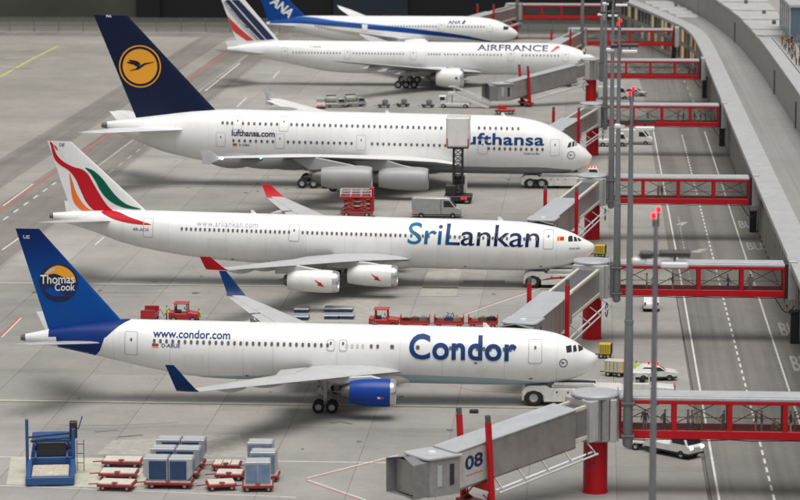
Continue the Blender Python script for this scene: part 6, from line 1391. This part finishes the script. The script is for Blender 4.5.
car(G(614, 99), R(8), 'white van with blue light below the fifth red walkway', 'van', 'gse_white', 'van', s=0.9); t = [o for o in bpy.data.objects if o.get('label', '').startswith('white van with blue')][0]; beacon(t, 0.6, 0, 2.72, 'nav_blue', 0.2)
car(G(635, 96), R(-10), 'silver car right of the van with the blue light', 'car', 'gse_silver', 'car'); car(G(592, 98), R(80), 'black car beside the fifth red column', 'car', 'gse_black', 'car')
rc = empty('red_bogie_cart', G(505, 114), label='red wheeled cart below the parked jet bridge before the striped-tail airliner', cat='cart')
MB().box(-1.8, 1.8, -0.9, 0.9, 0.4, 0.9).build('body', 'gse_red', rc, bevel=0.1); MB().box(-1.2, 0.2, -0.7, 0.7, 0.9, 1.7).build('engine_cover', 'gse_red', rc, bevel=0.1)
for x in (-1.1, 1.1):
    for sy in (-0.85, 0.85): wheel(rc, x, sy, 0.4, 0.4, 0.25)

# ------------------------------------------------------------------ people in the walkways and on the roof
def wx(i, px, dy=0.0): return aty(px, 420, GATE[i][0] + dy).x
INS = 'passengers in the walkway bridges'
def rider(i, px, pose, shirt, pants, rz, label, dy=-0.85, s=1.14, hair='dark_hair'): return person(pose, (wx(i, px, dy), GATE[i][0] + dy, 5.205), R(rz), shirt, pants, label, INS, s, hair)
for q in ((645, 'stand', 'cloth_black', 'cloth_grey', 90, 'passenger in black standing at the left end of the nearest red walkway'),
          (664, 'walk', 'cloth_black', 'cloth_black', 0, 'passenger in black walking with a bag in the first bay of the nearest walkway'),
          (688, 'stand', 'cloth_grey', 'cloth_black', 0, 'passenger in grey beside the first post of the nearest walkway'),
          (693, 'walk', 'cloth_tan', 'cloth_brown', 180, 'passenger in tan jacket and brown trousers in the nearest walkway'),
          (702, 'hold', 'cloth_tan', 'cloth_olive', 180, 'passenger in tan jacket beside a dark suitcase in the nearest walkway'),
          (723, 'walk', 'cloth_brown', 'cloth_brown', 0, 'passenger all in brown walking left of the middle post of the nearest walkway'),
          (730, 'stand', 'cloth_grey', 'cloth_grey', 0, 'passenger all in grey close to the middle post of the nearest walkway'),
          (756, 'stand', 'cloth_brown', 'cloth_tan', 180, 'passenger in brown top and tan trousers in the third bay of the nearest walkway'),
          (762, 'hold', 'cloth_brown', 'cloth_grey', 180, 'passenger in brown top and grey trousers facing another in the nearest walkway'),
          (773, 'crouch', 'cloth_olive', 'cloth_olive', 0, 'passenger in olive crouching low in the nearest walkway'),
          (791, 'hold', 'cloth_black', 'cloth_white', 180, 'passenger in black with white trousers at the right edge of the nearest walkway'),
          (795, 'point', 'cloth_tan', 'cloth_brown', 0, 'passenger in tan with raised arm at the right edge of the nearest walkway')): rider(0, *q)
suitcase((wx(0, 699), GATE[0][0] - 0.5, 5.205), 0.2, 'dark suitcase on the floor of the nearest red walkway', 'cloth_black', 1.0, None); suitcase((wx(0, 660), GATE[0][0] - 0.5, 5.205), 0.3, 'black bag by the walking passenger in the nearest walkway', 'cloth_black', 0.8, None)
for q in ((645, 'stand', 'cloth_white', 'cloth_grey', 0, 'passenger in white at the left end of the second red walkway'), (652, 'walk', 'cloth_tan', 'cloth_brown', 0, 'passenger in tan walking at the left of the second walkway'),
          (671, 'hold', 'cloth_brown', 'cloth_tan', 180, 'passenger in brown in the second bay of the second walkway'), (726, 'walk', 'cloth_violet', 'cloth_blue', 180, 'passenger in violet and blue in the second red walkway'),
          (748, 'stand', 'cloth_tan', 'cloth_grey', 90, 'passenger in tan at the right end of the second walkway')): rider(1, *q)
for q in ((655, 'stand', 'cloth_red', 'cloth_black', 0, 'passenger in red in the third red walkway'), (659, 'hold', 'cloth_black', 'cloth_grey', 180, 'passenger in black in the third red walkway')): rider(2, *q)
for k, (x, sh, tr_) in enumerate(((644, 'cloth_grey', 'cloth_black'), (674, 'cloth_red', 'cloth_grey'), (679, 'cloth_black', 'cloth_black'), (690, 'cloth_black', 'cloth_tan'), (696, 'cloth_brown', 'cloth_grey'), (701, 'cloth_blue', 'cloth_black'), (706, 'cloth_grey', 'cloth_brown'))):
    rider(3, x, ('walk', 'stand', 'hold')[k % 3], sh, tr_, 180 * (k % 2), '%s of seven passengers in the fourth red walkway, from the left' % ('first', 'second', 'third', 'fourth', 'fifth', 'sixth', 'last')[k])
for k, (x, sh, tr_) in enumerate(((684, 'cloth_red', 'cloth_black'), (690, 'cloth_blue', 'cloth_violet'))): rider(4, x, 'stand', sh, tr_, 90, 'passenger in %s at the right end of the fifth red walkway' % ('red', 'blue')[k])
cl2 = ['cloth_red', 'cloth_brown', 'cloth_tan', 'cloth_black', 'cloth_brown', 'cloth_olive', 'cloth_brown', 'cloth_grey']
def NTH(n): return '%d%s' % (n, 'th' if 10 < n % 100 < 14 else {1: 'st', 2: 'nd', 3: 'rd'}.get(n % 10, 'th'))
for k in range(54):
    y = 452 + 1.5 * k + random.uniform(-1, 1); x = 32.5 + (k * 5 % 7) * 0.62 + random.uniform(-0.3, 0.3)
    person(('stand', 'hold', 'point', 'walk')[k % 4], (x, y, 13.55), R(random.uniform(120, 240)), cl2[k % 8], ('cloth_black', 'cloth_brown', 'cloth_grey')[k % 3], 'spectator in %s, %s from the near end of the roof crowd' % (cl2[k % 8][6:], NTH(k + 1)), 'crowd on the terminal roof', 1.1)
par_ = [p for p in WALL if 440 < p.y < 545]
ribbon(off(par_, 2.3), off(par_, 2.55), 13.55, 14.1).build('terrace_parapet', 'concrete_light', term)
